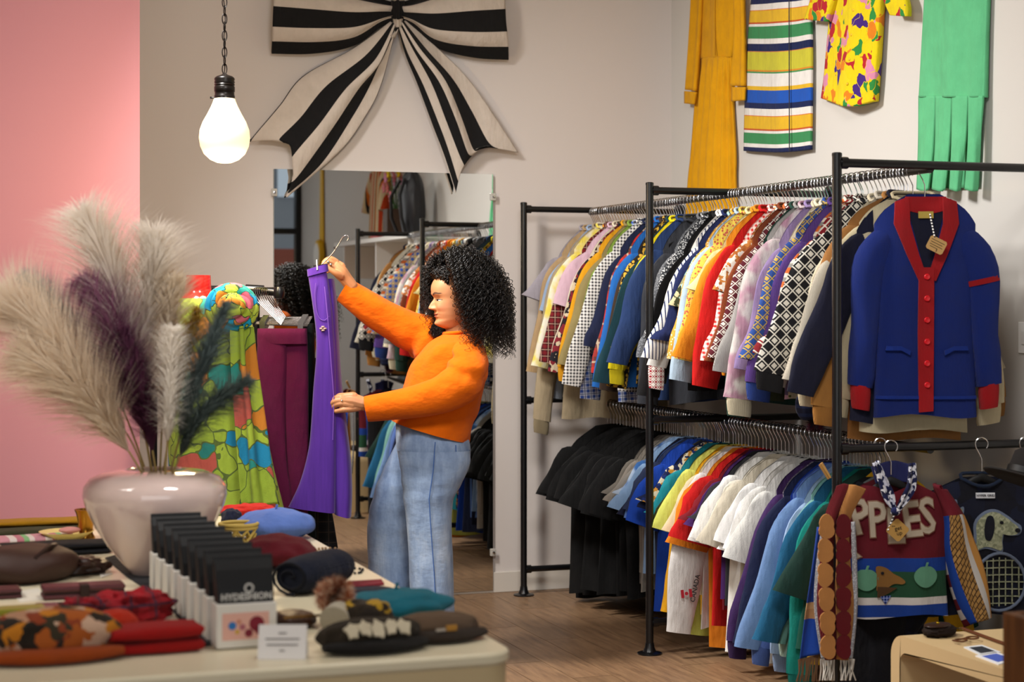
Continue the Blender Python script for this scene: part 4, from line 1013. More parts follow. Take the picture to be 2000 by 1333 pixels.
build_uv(patch(bgrid([[(764, -14, .05), (776, -16, .13), (790, -14, .05)], [(764, 2, .05), (776, 1, .13), (790, 2, .05)]]), 12, 6, .03), 'knot_band', fabric(pl(WH)), bow)
build_uv(patch(bgrid([[(765, 36, .05), (777, 37, .125), (789, 36, .05)], [(768, 52, .05), (777, 53, .11), (786, 52, .05)]]), 12, 6, .03), 'knot_band', fabric(pl(WH)), bow)

# ------------------------------------------------------------------ pendant bulb
db = 7.3
bp = P(438.5, 265, db); px2m = db/F
pb = thing('pendant_lamp', 'oversized glowing light bulb pendant hanging on a black chain', 'lamp', bp)
prof = [(0, 319.5), (14, 318), (28, 312), (40, 301), (47, 286), (49.5, 270), (48, 254), (42, 238), (33, 222), (26, 208), (22, 198), (20.5, 193)]
g = N('opal_bulb', .3); g.base('#f4e6c4'); g.b.inputs['Emission Color'].default_value = (*lin('#ffe3b0'), 1); g.b.inputs['Emission Strength'].default_value = .85; OPB = g.m
m = MB(); m.lathe([(r*px2m, (265-y)*px2m) for r, y in prof], 40, bp); m.build('glass_bulb', OPB, pb)
m = MB(); m.lathe([((r)*px2m, (265-y)*px2m) for r, y in ((18, 194), (20, 193), (20, 187), (19, 186), (19, 180), (20, 179), (20, 170), (18.6, 168), (20, 166), (18.8, 163.5), (20, 161), (18.8, 158), (20, 155), (19, 152), (15, 149), (6, 146), (3, 143), (0, 142))], 32, bp); m.build('lamp_socket', plain('#1a1512', .3, .3), pb)
m = MB().tube([P(420, 191, db), P(412, 191, db)], .003, 8); m.tube([P(412, 189, db), P(412, 193, db)], .004, 6); m.build('socket_screw', plain('#1a1512', .3, .3), pb)
CHN = plain('#1c1613', .35, .4)
y = 142; k = 0
top = P(438, 0, db); zt = ZC; zl = P(438, 143, db).z
while zl < zt:
    r1, r2 = .0095, .022; c = Vector((bp.x, bp.y, zl+.017)); pts = []
    for q in range(14):
        a = 2*math.pi*q/14; v = Vector((r1*math.cos(a), 0, r2*math.sin(a)))
        if k % 2: v = Vector((v.x*.45, v.x*.9, v.z))
        pts.append(c+v)
    MB().tube(pts, .0024, 6, True).build('chain_link', CHN, pb); zl += .034; k += 1
m = MB().tube([bp+Vector((.004*math.sin(q*1.7), .006*math.cos(q), P(0, 143, db).z-bp.z+q*.05)) for q in range(int((zt-P(0, 143, db).z)/.05)+1)], .0022, 6); m.build('cord', CHN, pb)
m = MB().lathe([(0, 0), (.06, 0), (.055, -.02), (.01, -.03)], 24, (bp.x, bp.y, ZC)); m.build('ceiling_rose', CHN, pb)
bl = bpy.data.lights.new('bulb_light', 'POINT'); bl.energy = 30; bl.color = (1, .74, .42); bl.shadow_soft_size = .1
bo = bpy.data.objects.new('bulb_light', bl); COL.objects.link(bo); bo.location = bp+Vector((0, 0, -.26))

# print on the white sleeve of the lower rail
def low_depth(px, X, back=0): Yq = yrail(px, 3.30); return X*SA+(Yq-back)*CA
cw = [o for o in COL.objects if o.name.startswith('sweatshirt') and 'CANADA' in o.get('label', '')][0]
inv = Matrix.Rotation(-cw.rotation_euler.z, 4, 'Z')
def on_sleeve(m, name, mat):
    o = m.build(name, mat, cw, False); o.matrix_parent_inverse = cw.rotation_euler.to_matrix().to_4x4().inverted(); return o
dq = low_depth(1339, 3.27, .045)
M = frame(P(1341, 1160, dq), RT*math.cos(.12)+UP*math.sin(.12), UP*math.cos(.12)-RT*math.sin(.12))
px_m = dq/F
for (a, b, c, d, nm) in ((-11, -5, -8, 8, 'flag_bar'), (5, 11, -8, 8, 'flag_bar')):
    m = MB().box((a*px_m, c*px_m, 0), (b*px_m, d*px_m, .001)); place(m, M); on_sleeve(m, nm, plain('#8e1220', .8))
m = MB().lathe([(0, 0), (4*px_m, 0), (4*px_m, .001), (0, .001)], 5); place(m, M); on_sleeve(m, 'flag_leaf', plain('#8e1220', .8))
m = text_mb('CANADA', 13*px_m, extrude=.0005, bold=.0004); place(m, frame(P(1358, 1150, dq), RT*math.sin(.2)+UP*math.cos(.2), -RT*math.cos(.2)+UP*math.sin(.2))); on_sleeve(m, 'lettering', plain('#1c1c1e', .8))
# pompom hat dangling below the upper row
hq = P(1584, 790, dep(Vector((3.33, yrail(1584, 3.3), 0))))
hh = thing('pompom_hat', 'navy knitted hat with maroon pompom dangling below the upper row', 'hat', hq)
m = blobmesh(.06, .05, .06, 30, 16, .08, 3, 2, 1); place(m, Matrix.Translation((0, 0, -.06))); m.build('crown', fabric(('stripe', 'z', 30, [(0, '#131a36'), (.6, '#1c2a52')])), hh, True, 0, False)
v, f = [], []; rg = random.Random(8); cen = Vector((.015, -.01, -.075))
for k in range(900):
    d = Vector((rg.gauss(0, 1), rg.gauss(0, 1), rg.gauss(0, 1))).normalized(); a = d.orthogonal().normalized()*.0016; b = len(v); l = .045*rg.uniform(.8, 1.05)
    v += [tuple(cen+d*.006+a), tuple(cen+d*.006-a), tuple(cen+d*l)]; f.append((b, b+1, b+2))
m = MB(); m.v = v; m.f = f; o = addobj('pompom', m.mesh('pompom'), hh, fabric(('blob', ['#4a1426', '#20182e', '#5a1a2c'], 90))); o['kind'] = 'stuff'
MB().tube([(0, 0, .05), (.05, 0, .3), (.12, 0, .7)], .002, 5).build('hanging_cord', BLACKP, hh, True, 0, False)
# ------------------------------------------------------------------ small rack with trousers
SRD = 7.75
z1 = P(520, 570, SRD).z
sr = thing('trouser_rail', 'low black rail stand with clip hangers behind the mannequin', 'clothes rack', Vector((P(495, 600, SRD).x, P(495, 600, SRD).y, 0)))
pa, pb_, pe = P(300, 564, SRD+.15), P(500, 567, SRD), P(545, 572, SRD-.02)
MB().tube([pa, pb_, pe], .017, 14).build('rail', PIPE, sr)
MB().tube([P(480, 566, SRD), P(515, 568, SRD)], .023, 14).build('rail_joint', PIPE, sr)
MB().lathe([(0, -.026), (.02, -.024), (.025, -.01), (.025, .01), (.02, .024), (0, .026)], 16, pe).build('end_knob', PIPE, sr)
ub = P(500, 568, SRD)
MB().tube([(ub.x, ub.y, .012), (ub.x, ub.y, ub.z)], .016, 14).build('post', PIPE, sr)
ub2 = pa
MB().tube([(ub2.x, ub2.y, .012), (ub2.x, ub2.y, ub2.z)], .016, 14).build('post', PIPE, sr)
for q in (ub, ub2): MB().tube([(q.x, q.y-.3, .018), (q.x, q.y+.3, .018)], .018, 12).build('foot', PIPE, sr)
STEEL = plain('#8f8a88', .22, 1.0)
def clip_hanger(hook, left, right, label, group):
    hook, left, right = Vector(hook), Vector(left), Vector(right)
    t = thing('clip_hanger', label, 'hanger', hook, 0, group); mid = (left+right)/2
    ax = (right-left).normalized()
    pts = [hook+ax*(.02*math.cos(a)-.0)+UP*(.02*math.sin(a)) for a in [math.radians(-50+k*20) for k in range(12)]]
    pts += [hook-ax*.012+UP*-.02, hook+UP*-.04, mid+UP*.0]
    MB().tube(pts, .0022, 6).build('hook', STEEL, t)
    MB().tube([left-ax*.01, right+ax*.01], .003, 6).build('crossbar', STEEL, t)
    for e in (left+ax*.02, right-ax*.02):
        m = MB(); dpt = VD
        a = e-ax*.012; m.add([tuple(p) for p in (a+UP*.012-VD*.008, a+ax*.024+UP*.012-VD*.008, a+ax*.022-UP*.04-VD*.011, a+ax*.002-UP*.04-VD*.011, a+UP*.012+VD*.008, a+ax*.024+UP*.012+VD*.008, a+ax*.022-UP*.04+VD*.011, a+ax*.002-UP*.04+VD*.011)],
              [(0,1,2,3),(7,6,5,4),(0,4,5,1),(1,5,6,2),(2,6,7,3),(3,7,4,0)]); m.build('clip', STEEL, t, False)
    return t
for k in range(9):
    x = 503+k*4; dd = SRD-.09+k*.022
    clip_hanger(P(x, 571, dd), P(503+k*1.0, 634-k*1.6, dd), P(596+k*1.2, 637-k*2.2, dd), 'steel clip hanger clustered on the low rail end', 'steel clip hangers on the low rail')
# trousers helper: two-leg hanging trousers as lofts
def trousers(name, label, legs, waist, mat, group=None, loc=None):
    """legs: list of sections lists [(L px, R px, py)], depth, halfdepth"""
    t = thing(name, label, 'trousers', loc)
    for secs, d, hd in legs:
        s = []
        for (l, r, y) in secs:
            a, b = P(l, y, d), P(r, y, d); s.append(((a+b)/2, (b-a)/2, VD*hd))
        loft(s, 26, 26, .8, lambda v, k: .05*math.sin(k*6.28*4+v*5)*v, (False, False), .03).build('leg', mat, t)
    if waist:
        s = []
        for (l, r, y, d, hd) in waist:
            a, b = P(l, y, d), P(r, y, d); s.append(((a+b)/2, (b-a)/2, VD*hd))
        loft(s, 8, 30, .75, None, (True, False)).build('waistband', mat, t)
    return t
mt = trousers('trousers', 'magenta corduroy trousers clipped on the low rail beside the mannequin', [
    ([(503, 562, 655), (502, 560, 720), (506, 557, 800), (515, 560, 900), (528, 575, 1000), (540, 585, 1100)], SRD-.1, .03),
    ([(546, 600, 655), (548, 602, 720), (551, 602, 800), (558, 603, 900), (566, 602, 1000), (572, 602, 1100)], SRD-.08, .03)],
    [(503, 600, 642, SRD-.1, .026), (502, 600, 652, SRD-.1, .034), (502, 601, 672, SRD-.1, .031)], fabric(pl('#5e0a3c')), None, P(552, 1100, SRD))
dk = trousers('trousers', 'blackish green trousers hanging behind the magenta pair', [([(588, 614, 650), (590, 616, 760), (592, 616, 900), (594, 618, 1050)], SRD+.02, .025)], [(585, 613, 632, SRD+.02, .02), (586, 614, 660, SRD+.02, .025)], fabric(pl('#0d1a1a')), None, P(600, 1050, SRD))
dp = trousers('trousers', 'dark plaid trousers below the purple pair', [([(600, 640, 960), (601, 650, 1010), (602, 658, 1060), (604, 668, 1120), (604, 672, 1180)], SRD+.06, .03)], None, fabric(('plaid', '#17181a', '#0e0f11', '#3a3128', 22)), None, P(630, 1180, SRD))
s = []
for (l, r, y) in ((604, 622, 700), (602, 630, 820), (600, 636, 960)):
    a, b = P(l, y, SRD+.06), P(r, y, SRD+.06); s.append(((a+b)/2, (b-a)/2, VD*.025))
loft(s, 10, 20, .8).build('seat', fabric(('plaid', '#17181a', '#0e0f11', '#3a3128', 22)), dp)

# ------------------------------------------------------------------ mannequin
MD = 7.35
mq = thing('mannequin', 'headless glossy red mannequin wearing the green printed gown', 'mannequin', Vector((P(420, 600, MD).x, P(420, 600, MD).y, 0)))
def rings_from(rows, d, nsec, n, power=1, disp=None, cap=(False, False), turnin=0):
    s = []
    for q in rows:
        l, r, y, hd = q[:4]; y2 = q[4] if len(q) > 4 else y; dd = d+(q[5] if len(q) > 5 else 0)
        a, b = P(l, y, dd), P(r, y2, dd); s.append(((a+b)/2, (b-a)/2, VD*hd))
    return loft(s, nsec, n, power, disp, cap, turnin)
REDP = plain('#ad1208', .16, 0, .6, None, 0, .6)
m = rings_from([(364, 411, 538, .05, 538), (362, 412, 555, .055), (359, 414, 572, .06), (350, 425, 584, .075), (335, 455, 596, .1), (325, 485, 620, .12), (328, 492, 680, .13), (340, 490, 760, .13), (335, 500, 850, .15)], MD, 40, 36, .95, None, (False, True))
# carved neck top: a dished cap
top = [Vector(v) for v in m.v[:36]]; cen = sum(top, Vector())/36
m.add([tuple(p) for p in top]+[tuple(cen+(p-cen)*.55-UP*.016) for p in top]+[tuple(cen-UP*.02)], [(i, (i+1) % 36, (i+1) % 36+36, i+36) for i in range(36)]+[(i+36, (i+1) % 36+36, 72) for i in range(36)])
m.build('torso', REDP, mq)
MB().tube([(mq.location.x, mq.location.y, .02), (mq.location.x, mq.location.y, 1.05)], .018, 14).build('stand_pole', CHROME, mq)
MB().lathe([(0, 0), (.17, 0), (.17, .008), (.02, .02)], 36, (mq.location.x, mq.location.y, 0)).build('stand_base', CHROME, mq)
GOWN = fabric(('blob', ['#94aa34', '#9cb23c', '#9cb23c', '#24786e', '#8fa634', '#a2b63e', '#9fb43a', '#1b80a6', '#98ae38', '#a0b63c', '#c67c28', '#8ca432', '#9cb038', '#b05244', '#9ab03a', '#24887c'], 8.0, '#56662e'))
gw = thing('printed_gown', 'lime green gown with blue and orange floral print on the mannequin', 'dress', P(440, 1100, MD))
m = rings_from([(345, 418, 583, .085), (322, 470, 598, .115), (318, 494, 640, .14), (322, 500, 690, .15), (326, 506, 760, .17), (330, 520, 840, .19), (333, 536, 920, .21), (332, 553, 990, .23), (322, 575, 1090, .25), (315, 590, 1190, .27)], MD, 60, 72, .95, lambda v, k: .03*math.sin(k*6.28*9+3*math.sin(v*2.5))*max(0, v-.12)*1.1, (False, False), .02)
m.build('gown_body', GOWN, gw)
rs = thing('fabric_rosette', 'twisted blue and green fabric rosette on the gown shoulder', 'rosette', P(455, 600, MD-.16))
ROS = fabric(('blob', ['#a8bd3a', '#1aa0cc', '#b8cc48', '#18a4d0', '#b2c846', '#d98a2a', '#2f9f90', '#d86a7a'], 17, '#2d4a30'))
for k in range(9):
    a0 = k*2.2; r = .094-.0095*k; cpt = P(455+3*math.sin(k*2), 600+3*math.cos(k*1.3), MD-.16-.011*k)
    pts = []; rr = []
    for q in range(22):
        a = a0+q/21*5.2; rad = r*(1-.04*q/21)
        pts.append(cpt+RT*rad*math.cos(a)*1.0+UP*rad*math.sin(a)*.9-VD*.012*math.sin(q/21*math.pi)); rr.append(.004+.0185*math.sin(math.pi*(q+.6)/22.2)**.6)
    MB().tube(pts, rr, 10).build('petal', ROS, rs)
m = blobmesh(.08, .05, .07, 20, 12, .15, 4); place(m, Matrix.Translation(P(455, 602, MD-.13)-UP*.063)); m.build('core', ROS, rs)
tl = [[(452, 640, -.18), (470, 638, -.2), (492, 640, -.16)], [(455, 720, -.19), (476, 720, -.22), (502, 720, -.17)], [(462, 820, -.22), (490, 820, -.25), (518, 820, -.2)], [(470, 920, -.25), (500, 920, -.28), (535, 920, -.23)], [(475, 985, -.27), (510, 985, -.3), (550, 985, -.25)]]
build_uv(patch([[P(x, y, MD+o) for x, y, o in row] for row in tl], 26, 40, .006, lambda u, v: .016*np.sin(u*15+v*2)), 'sash', GOWN, gw)

# ------------------------------------------------------------------ purple trousers held by the woman
PD = 7.62
PUR = N('purple_denim', .85, 0, .2, .2)
f = PUR.noise(PUR.xyz('Object', (60, 60, 3)), 1.5, 4); PUR.bump(PUR.noise(PUR.co(), 300, 2), .3, .001)
PUR = PUR.base(PUR.mix(f, '#42207e', '#5a2fa4'))
pt = thing('trousers', 'purple flared denim trousers held up by the woman', 'trousers', P(630, 1010, PD))
def pleg(rows, d, name, disp=None):
    m = rings_from(rows, d, 50, 40, .7, disp, (False, False), .025); return m.build(name, PUR, pt)
pleg([(601, 636, 534, .022, 522), (604, 641, 552, .026, 548), (611, 648, 600, .03), (617, 652, 650, .032), (617, 655, 700, .034), (612, 656, 760, .036), (608, 656, 830, .04), (603, 656, 880, .045), (588, 656, 940, .05), (566, 656, 990, .055, 1002)], PD, 'leg', lambda v, k: .05*math.sin(k*6.28*3+v*4)*v)
pleg([(636, 652, 545, .05), (642, 658, 600, .06), (646, 662, 680, .065), (646, 668, 760, .07), (648, 678, 840, .075), (650, 685, 900, .08), (652, 688, 960, .085), (655, 686, 1002, .085, 1010)], PD+.06, 'leg', lambda v, k: .05*math.sin(k*6.28*3+v*4)*v)
m = rings_from([(600, 640, 527, .03, 516), (601, 642, 541, .032, 530)], PD, 6, 36, .7, None, (False, False), .02); m.build('waistband', PUR, pt)
m = MB(); path = [Vector(q) for q in crom([list(P(x, y, PD-.034)) for x, y in ((617, 553), (615, 575), (618, 605), (624, 622), (634, 626), (643, 618))], 30)]; m.tube(path, .0015, 5); m.build('pocket_stitching', plain('#7550b4', .8), pt)
m = MB(); m.tube([P(x, y, PD-.038) for x, y in ((634, 560), (640, 620), (646, 700), (652, 780), (650, 860))], .002, 5); m.build('side_seam', plain('#7a52bc', .8), pt)
m = MB()
for a in range(4):
    c = P(631+3.5*math.cos(a*1.57), 642+3.5*math.sin(a*1.57), PD-.036); m.lathe([(0, -.003), (.007, -.003), (.008, 0), (.006, .003), (0, .003)], 10, c)
m.build('flower_patch', plain('#b89a94', .8), pt)
clip_h = thing('clip_hanger', 'steel clip hanger gripped in the raised hand', 'hanger', P(640, 512, PD+.03))
MB().tube([P(x, y, PD+.03) for x, y in ((678, 471), (681, 466), (680, 461), (675, 460), (669, 464), (660, 480), (652, 492), (640, 506), (628, 517))], .0026, 8).build('hook', STEEL, clip_h)
MB().tube([P(655, 486, PD+.03), P(652, 483, PD+.03)], .004, 6).build('hook_collar', STEEL, clip_h)
MB().tube([P(612, 520, PD+.0), P(640, 516, PD+.03)], .003, 8).build('crossbar', STEEL, clip_h)
MB().tube([P(619, 508, PD-.02), P(620, 528, PD-.03)], .005, 6).build('clip', STEEL, clip_h)

# ------------------------------------------------------------------ the woman
WD = 7.8
pw = thing('person', 'woman with long dark curls in orange sweater and blue jeans holding up trousers', 'person', Vector((P(830, 800, WD).x, P(830, 800, WD).y, 0)))
# --- head
fa_ = math.radians(17)
HF = -RT*math.cos(fa_)-VD*math.sin(fa_); HS = RT*math.sin(fa_)*1-VD*math.cos(fa_); HU = Vector((0, 0, 1))
tl_ = math.radians(3)
HF2 = HF*math.cos(tl_)-HU*math.sin(tl_); HU2 = HU*math.cos(tl_)+HF*math.sin(tl_)
HSC = 1.06
HC = P(890, 638, WD)      # chin-level origin on the head axis
def cur(tab, h):
    xs = [a for a, b in tab]; ys = [b for a, b in tab]
    i = max(0, min(len(xs)-2, int(np.searchsorted(xs, h)-1))); t = (h-xs[i])/(xs[i+1]-xs[i])
    y0, y1, y2, y3 = ys[max(0, i-1)], ys[i], ys[i+1], ys[min(len(ys)-1, i+2)]
    return .5*(2*y1+(-y0+y2)*t+(2*y0-5*y1+4*y2-y3)*t*t+(-y0+3*y1-3*y2+y3)*t**3)
FT = [(-.012, .035), (0, .062), (.01, .079), (.022, .083), (.034, .079), (.046, .082), (.056, .084), (.066, .083), (.078, .084), (.1, .086), (.118, .084), (.138, .092), (.165, .093), (.19, .083), (.21, .066), (.225, .044), (.235, .0)]
BT_ = [(-.012, .05), (0, .055), (.03, .07), (.06, .085), (.12, .1), (.165, .099), (.195, .085), (.22, .052), (.235, .0)]
WT = [(-.012, .03), (0, .04), (.012, .047), (.03, .057), (.05, .063), (.08, .069), (.118, .072), (.15, .074), (.18, .071), (.205, .058), (.225, .035), (.235, .0)]
g2 = lambda x, m, s: math.exp(-((x-m)/s)**2)
hv, hf, hcol = [], [], []
NR, NC = 300, 280
smk = lambda x, w=.0007: min(1., max(0., .5+x/w))
def mixc(a, b, t): return a*(1-t)+b*t
skin = np.array(lin('#b98058')); lipc = np.array(lin('#93433a')); browc = np.array(lin('#2a1a14')); lash = np.array(lin('#1a100d')); blush = np.array(lin('#c67f60'))
for j in range(NR):
    h = -.012+.246*(j/(NR-1)); h = min(h, .2335)
    ft, bt, wt = max(cur(FT, h), .001), max(cur(BT_, h), .001), max(cur(WT, h), .001)
    for k in range(NC):
        q = 2*k/NC-1                       # -1..1, 0 = straight ahead, dense in front
        a = math.pi*math.copysign(abs(q)**1.55, q)
        ca, sa = math.cos(a), math.sin(a)
        if ca >= 0: x = ft*ca**.85; s = wt*math.copysign(abs(sa)**.82, sa)
        else: x = bt*ca; s = wt*math.copysign(abs(sa)**.82, sa)
        col = skin.copy(); S = abs(s); fr = 1 if ca > 0 else 0
        if fr:
            if .068 < h < .128:
                nh = (.026 if h < .084 else .026*max(0, (.122-h)/.038))*(min(1, (h-.068)/.010))
                x += nh*g2(s, 0, .0085+.0035*g2(h, .08, .01))
                x += .010*g2(S, .0145, .006)*g2(h, .0775, .007)
            x -= .010*g2(S, .031, .013)*g2(h, .118, .011)           # eye sockets
            x += .0075*g2(S, .031, .0115)*g2(h, .1155, .0065)       # eyeball under lid
            x += .004*g2(S, .03, .02)*g2(h, .1365, .006)            # brow
            x += .007*g2(S, .042, .016)*g2(h, .082, .016)           # cheek
            x += .005*g2(s, 0, .017)*(g2(h, .0555, .0042)+1.15*g2(h, .0455, .0045))-.0035*g2(S, 0, .02)*g2(h, .0507, .0022)
            x -= .003*g2(s, 0, .006)*g2(h, .064, .005)
            x += .006*g2(s, 0, .016)*g2(h, .016, .009)
            # colours of lips, brows, lashes and eyes, soft-edged, plus painted crease and nostril shade
            hm = .0505+.0075*(S/.029)**2; e_ = 1-(S/.029)**2
            if S < .034:
                if e_ > 0:
                    t = min(smk(h-hm+.009*e_), smk(.0072*e_-(h-hm)), smk(.029-S)); col = mixc(col, lipc, t*.85)
                col = mixc(col, lipc*.25, .9*smk(.0010-abs(h-hm))*smk(.0315-S, .003))  # painted shade where the lips part
            if .004 < S < .064:
                bh = .1345+.007*math.sin(min(1, max(0, (S-.011)/.036))*2.3); th_ = .0048*(1-.62*max(0, (S-.03)/.03))
                col = mixc(col, browc, .92*smk(th_-abs(h-bh), .0018)*smk(S-.010, .003)*smk(.057-S, .006))
            if abs(S-.0325) < .024 and .098 < h < .130:
                q_ = (S-.0325)/.0185; eh = .1150-.0022*q_*q_; lo = .0066*(1-q_*q_)
                if abs(q_) < 1:
                    t = min(smk(eh-h), smk(h-eh+lo)); ir = smk(.0062-abs(S-.027), .0012)
                    col = mixc(col, mixc(np.array(lin('#cfc0b6')), lash, ir), t)
                    col = mixc(col, lash*1.6, .6*smk(.0006-abs(h-eh+lo)))
                col = mixc(col, lash, smk(.0020*(1.1-.5*min(1, abs(q_)))-abs(h-eh-.0006), .0008)*smk(1.12-abs(q_), .12))
                col = mixc(col, col*.62, .7*smk(.0010-abs(h-eh-.0068+.001*q_*q_), .0012)*smk(1.05-abs(q_), .3))  # lid crease shade put into the skin colour
            col = mixc(col, blush, .5*g2(S, .047, .018)*g2(h, .083, .016))
            col = mixc(col, col*.35, smk(.0032-abs(S-.0085), .0015)*smk(.0018-abs(h-.0715), .0015))  # nostrils: shade painted as darker skin
            col = mixc(col, col*.72, .6*math.exp(-((S-.028-(.075-h)*.45)/.0022)**2)*smk(h-.052, .01)*smk(.076-h, .01))  # smile crease drawn as painted shade
        p = HC+(HF2*x+HS*s+HU2*h)*HSC
        hv.append(tuple(p)); hcol.append(tuple(col))
for j in range(NR-1):
    for k in range(NC):
        hf.append((j*NC+k, j*NC+(k+1) % NC, (j+1)*NC+(k+1) % NC, (j+1)*NC+k))
hf.append(tuple((NR-1)*NC+k for k in range(NC)))
body = MB(); body.add(hv, hf); nhead = len(hv)
# neck, torso core, arms and legs under the clothes
def seg(pts, n=18):
    """tapered limb: (px,py,ddepth,rpx)"""
    q = [P(a, b, WD+d) for a, b, d, r in pts]; rr = [r*WD/F for *_, r in pts]
    a = crom([list(x)+[r] for x, r in zip(q, rr)], max(8, 5*len(pts)))
    body.tube([x[:3] for x in a], [float(x[3]) for x in a], n)
seg([(893, 605, .01, 24), (894, 632, .01, 25), (897, 655, .01, 26), (900, 680, .01, 32)])
seg([(888, 676, 0, 30), (872, 720, 0, 50), (858, 780, 0, 48), (848, 840, 0, 44), (848, 875, 0, 40)], 24)
seg([(845, 665, .12, 16), (780, 638, .14, 16), (722, 603, .13, 15), (688, 563, .1, 12), (672, 543, .08, 11.5), (668, 537, .075, 11.5)])
seg([(920, 695, -.14, 16), (915, 755, -.2, 16), (840, 782, -.23, 14), (760, 792, -.22, 13), (716, 790, -.2, 11.5), (704, 788, -.2, 12)])
seg([(848, 880, -.06, 33), (842, 960, -.09, 30), (842, 1080, -.09, 24), (846, 1180, -.09, 20), (848, 1275, -.09, 12)])
seg([(830, 885, .07, 30), (785, 960, .1, 28), (768, 1050, .12, 24), (768, 1160, .12, 20), (770, 1262, .12, 12)])
# hands: palm and five fingers each, grown into one surface by a voxel remesh
def hand(chains, name):
    m = MB()
    for pts in chains:
        q = [P(a, b, WD+d) for a, b, d, r in pts]; rr = [r*WD/F for *_, r in pts]
        a = crom([list(x)+[r] for x, r in zip(q, rr)], 4*len(pts))
        P0 = [Vector(x[:3]) for x in a]; r0 = [float(x[3]) for x in a]
        d0 = (P0[0]-P0[1]).normalized(); d1 = (P0[-1]-P0[-2]).normalized()
        pp = [P0[0]+d0*r0[0]*.9, P0[0]+d0*r0[0]*.6]+P0+[P0[-1]+d1*r0[-1]*.55, P0[-1]+d1*r0[-1]*.88]
        r1 = [r0[0]*.4, r0[0]*.8]+r0+[r0[-1]*.82, r0[-1]*.42]
        m.tube(pp, r1, 12)
    me = m.mesh(name); o = bpy.data.objects.new(name, me); COL.objects.link(o)
    rm = o.modifiers.new('r', 'REMESH'); rm.mode = 'VOXEL'; rm.voxel_size = .0022
    sm = o.modifiers.new('s', 'SMOOTH'); sm.iterations = 3; sm.factor = .5
    bpy.context.view_layer.update(); dg = bpy.context.evaluated_depsgraph_get()
    e = bpy.data.meshes.new_from_object(o.evaluated_get(dg)); bpy.data.objects.remove(o); return e
lh = hand([[(722, 791, -.2, 12), (704, 788, -.2, 14), (688, 784, -.2, 15.5), (672, 783, -.2, 13.5)],
           [(690, 776, -.205, 10), (674, 777, -.205, 9.5)], [(690, 792, -.21, 10), (674, 789, -.212, 9)],
           [(674, 789, -.214, 6.2), (661, 790, -.216, 5.6), (652, 794, -.205, 5.2), (648, 801, -.19, 4.4)],
           [(672, 783, -.212, 6.2), (657, 784, -.214, 5.7), (648, 789, -.202, 5.2), (645, 797, -.186, 4.4)],
           [(672, 777, -.205, 6), (659, 777, -.206, 5.5), (649, 782, -.195, 5), (645, 790, -.18, 4.3)],
           [(676, 773, -.196, 5.4), (664, 773, -.196, 4.9), (656, 777, -.188, 4.5), (651, 784, -.175, 3.9)],
           [(703, 795, -.205, 8), (688, 799, -.215, 6.8), (671, 801, -.218, 5.6), (656, 804, -.212, 4.4)]], 'left_hand')
rh = hand([[(688, 560, .09, 12), (676, 545, .08, 13), (665, 532, .07, 15), (657, 522, .065, 13)],
           [(666, 522, .07, 10), (656, 514, .07, 8)],
           [(657, 512, .062, 6.2), (647, 506, .05, 5.6), (638, 508, .04, 5), (632, 513, .032, 4.2)],
           [(654, 518, .056, 6.2), (644, 512, .042, 5.6), (636, 513, .032, 5), (631, 517, .026, 4.2)],
           [(653, 525, .05, 6), (643, 520, .036, 5.4), (637, 519, .026, 4.9), (634, 523, .022, 4.1)],
           [(655, 532, .046, 5.4), (647, 529, .034, 4.8), (642, 527, .026, 4.4), (640, 531, .024, 3.8)],
           [(666, 540, .05, 7.5), (656, 534, .03, 6.4), (645, 527, .02, 5.2), (636, 520, .016, 4.3)]], 'right_hand')
for e in (lh, rh):
    body.add([tuple(v.co) for v in e.vertices], [tuple(p.vertices) for p in e.polygons])
loc = pw.location
me = bpy.data.meshes.new('body'); me.from_pydata([(a-loc.x, b-loc.y, c-loc.z) for a, b, c in body.v], [], body.f)
ca_ = me.color_attributes.new('skin_tint_shade', 'FLOAT_COLOR', 'POINT')
cc_ = np.ones((len(body.v), 4), np.float32); cc_[:, :3] = skin; cc_[:nhead, :3] = np.array(hcol)
ca_.data.foreach_set('color', cc_.ravel())
bm = bmesh.new(); bm.from_mesh(me); bmesh.ops.recalc_face_normals(bm, faces=bm.faces); bm.to_mesh(me); bm.free()
g = N('skin', .5, 0, .4); at = g.n('ShaderNodeAttribute', attribute_name='skin_tint_shade'); g.base(at.outputs[0])
g.b.inputs['Subsurface Weight'].default_value = .08; g.b.inputs['Subsurface Radius'].default_value = (.02, .008, .004); g.b.inputs['Subsurface Scale'].default_value = .3
g.bump(g.noise(g.co(), 400, 2), .08, .001)
addobj('body', me, pw, g.m)
# finger rings
rgm = plain('#d8d4d0', .1, 1.0)
for (c, d, r, ax_) in ((P(668, 783, WD-.226), None, .0, 0),):
    m = MB(); m.lathe([(0, -.005), (.004, -.004), (.006, 0), (.004, .004), (0, .005)], 12, c); m.build('finger_ring', rgm, pw)
for (x, y, d) in ((641, 512, .02), (646, 517, .02)):
    m = MB(); m.lathe([(0, -.006), (.005, -.005), (.007, 0), (.005, .005), (0, .006)], 12, P(x, y, WD+d)); m.build('finger_ring', rgm, pw)
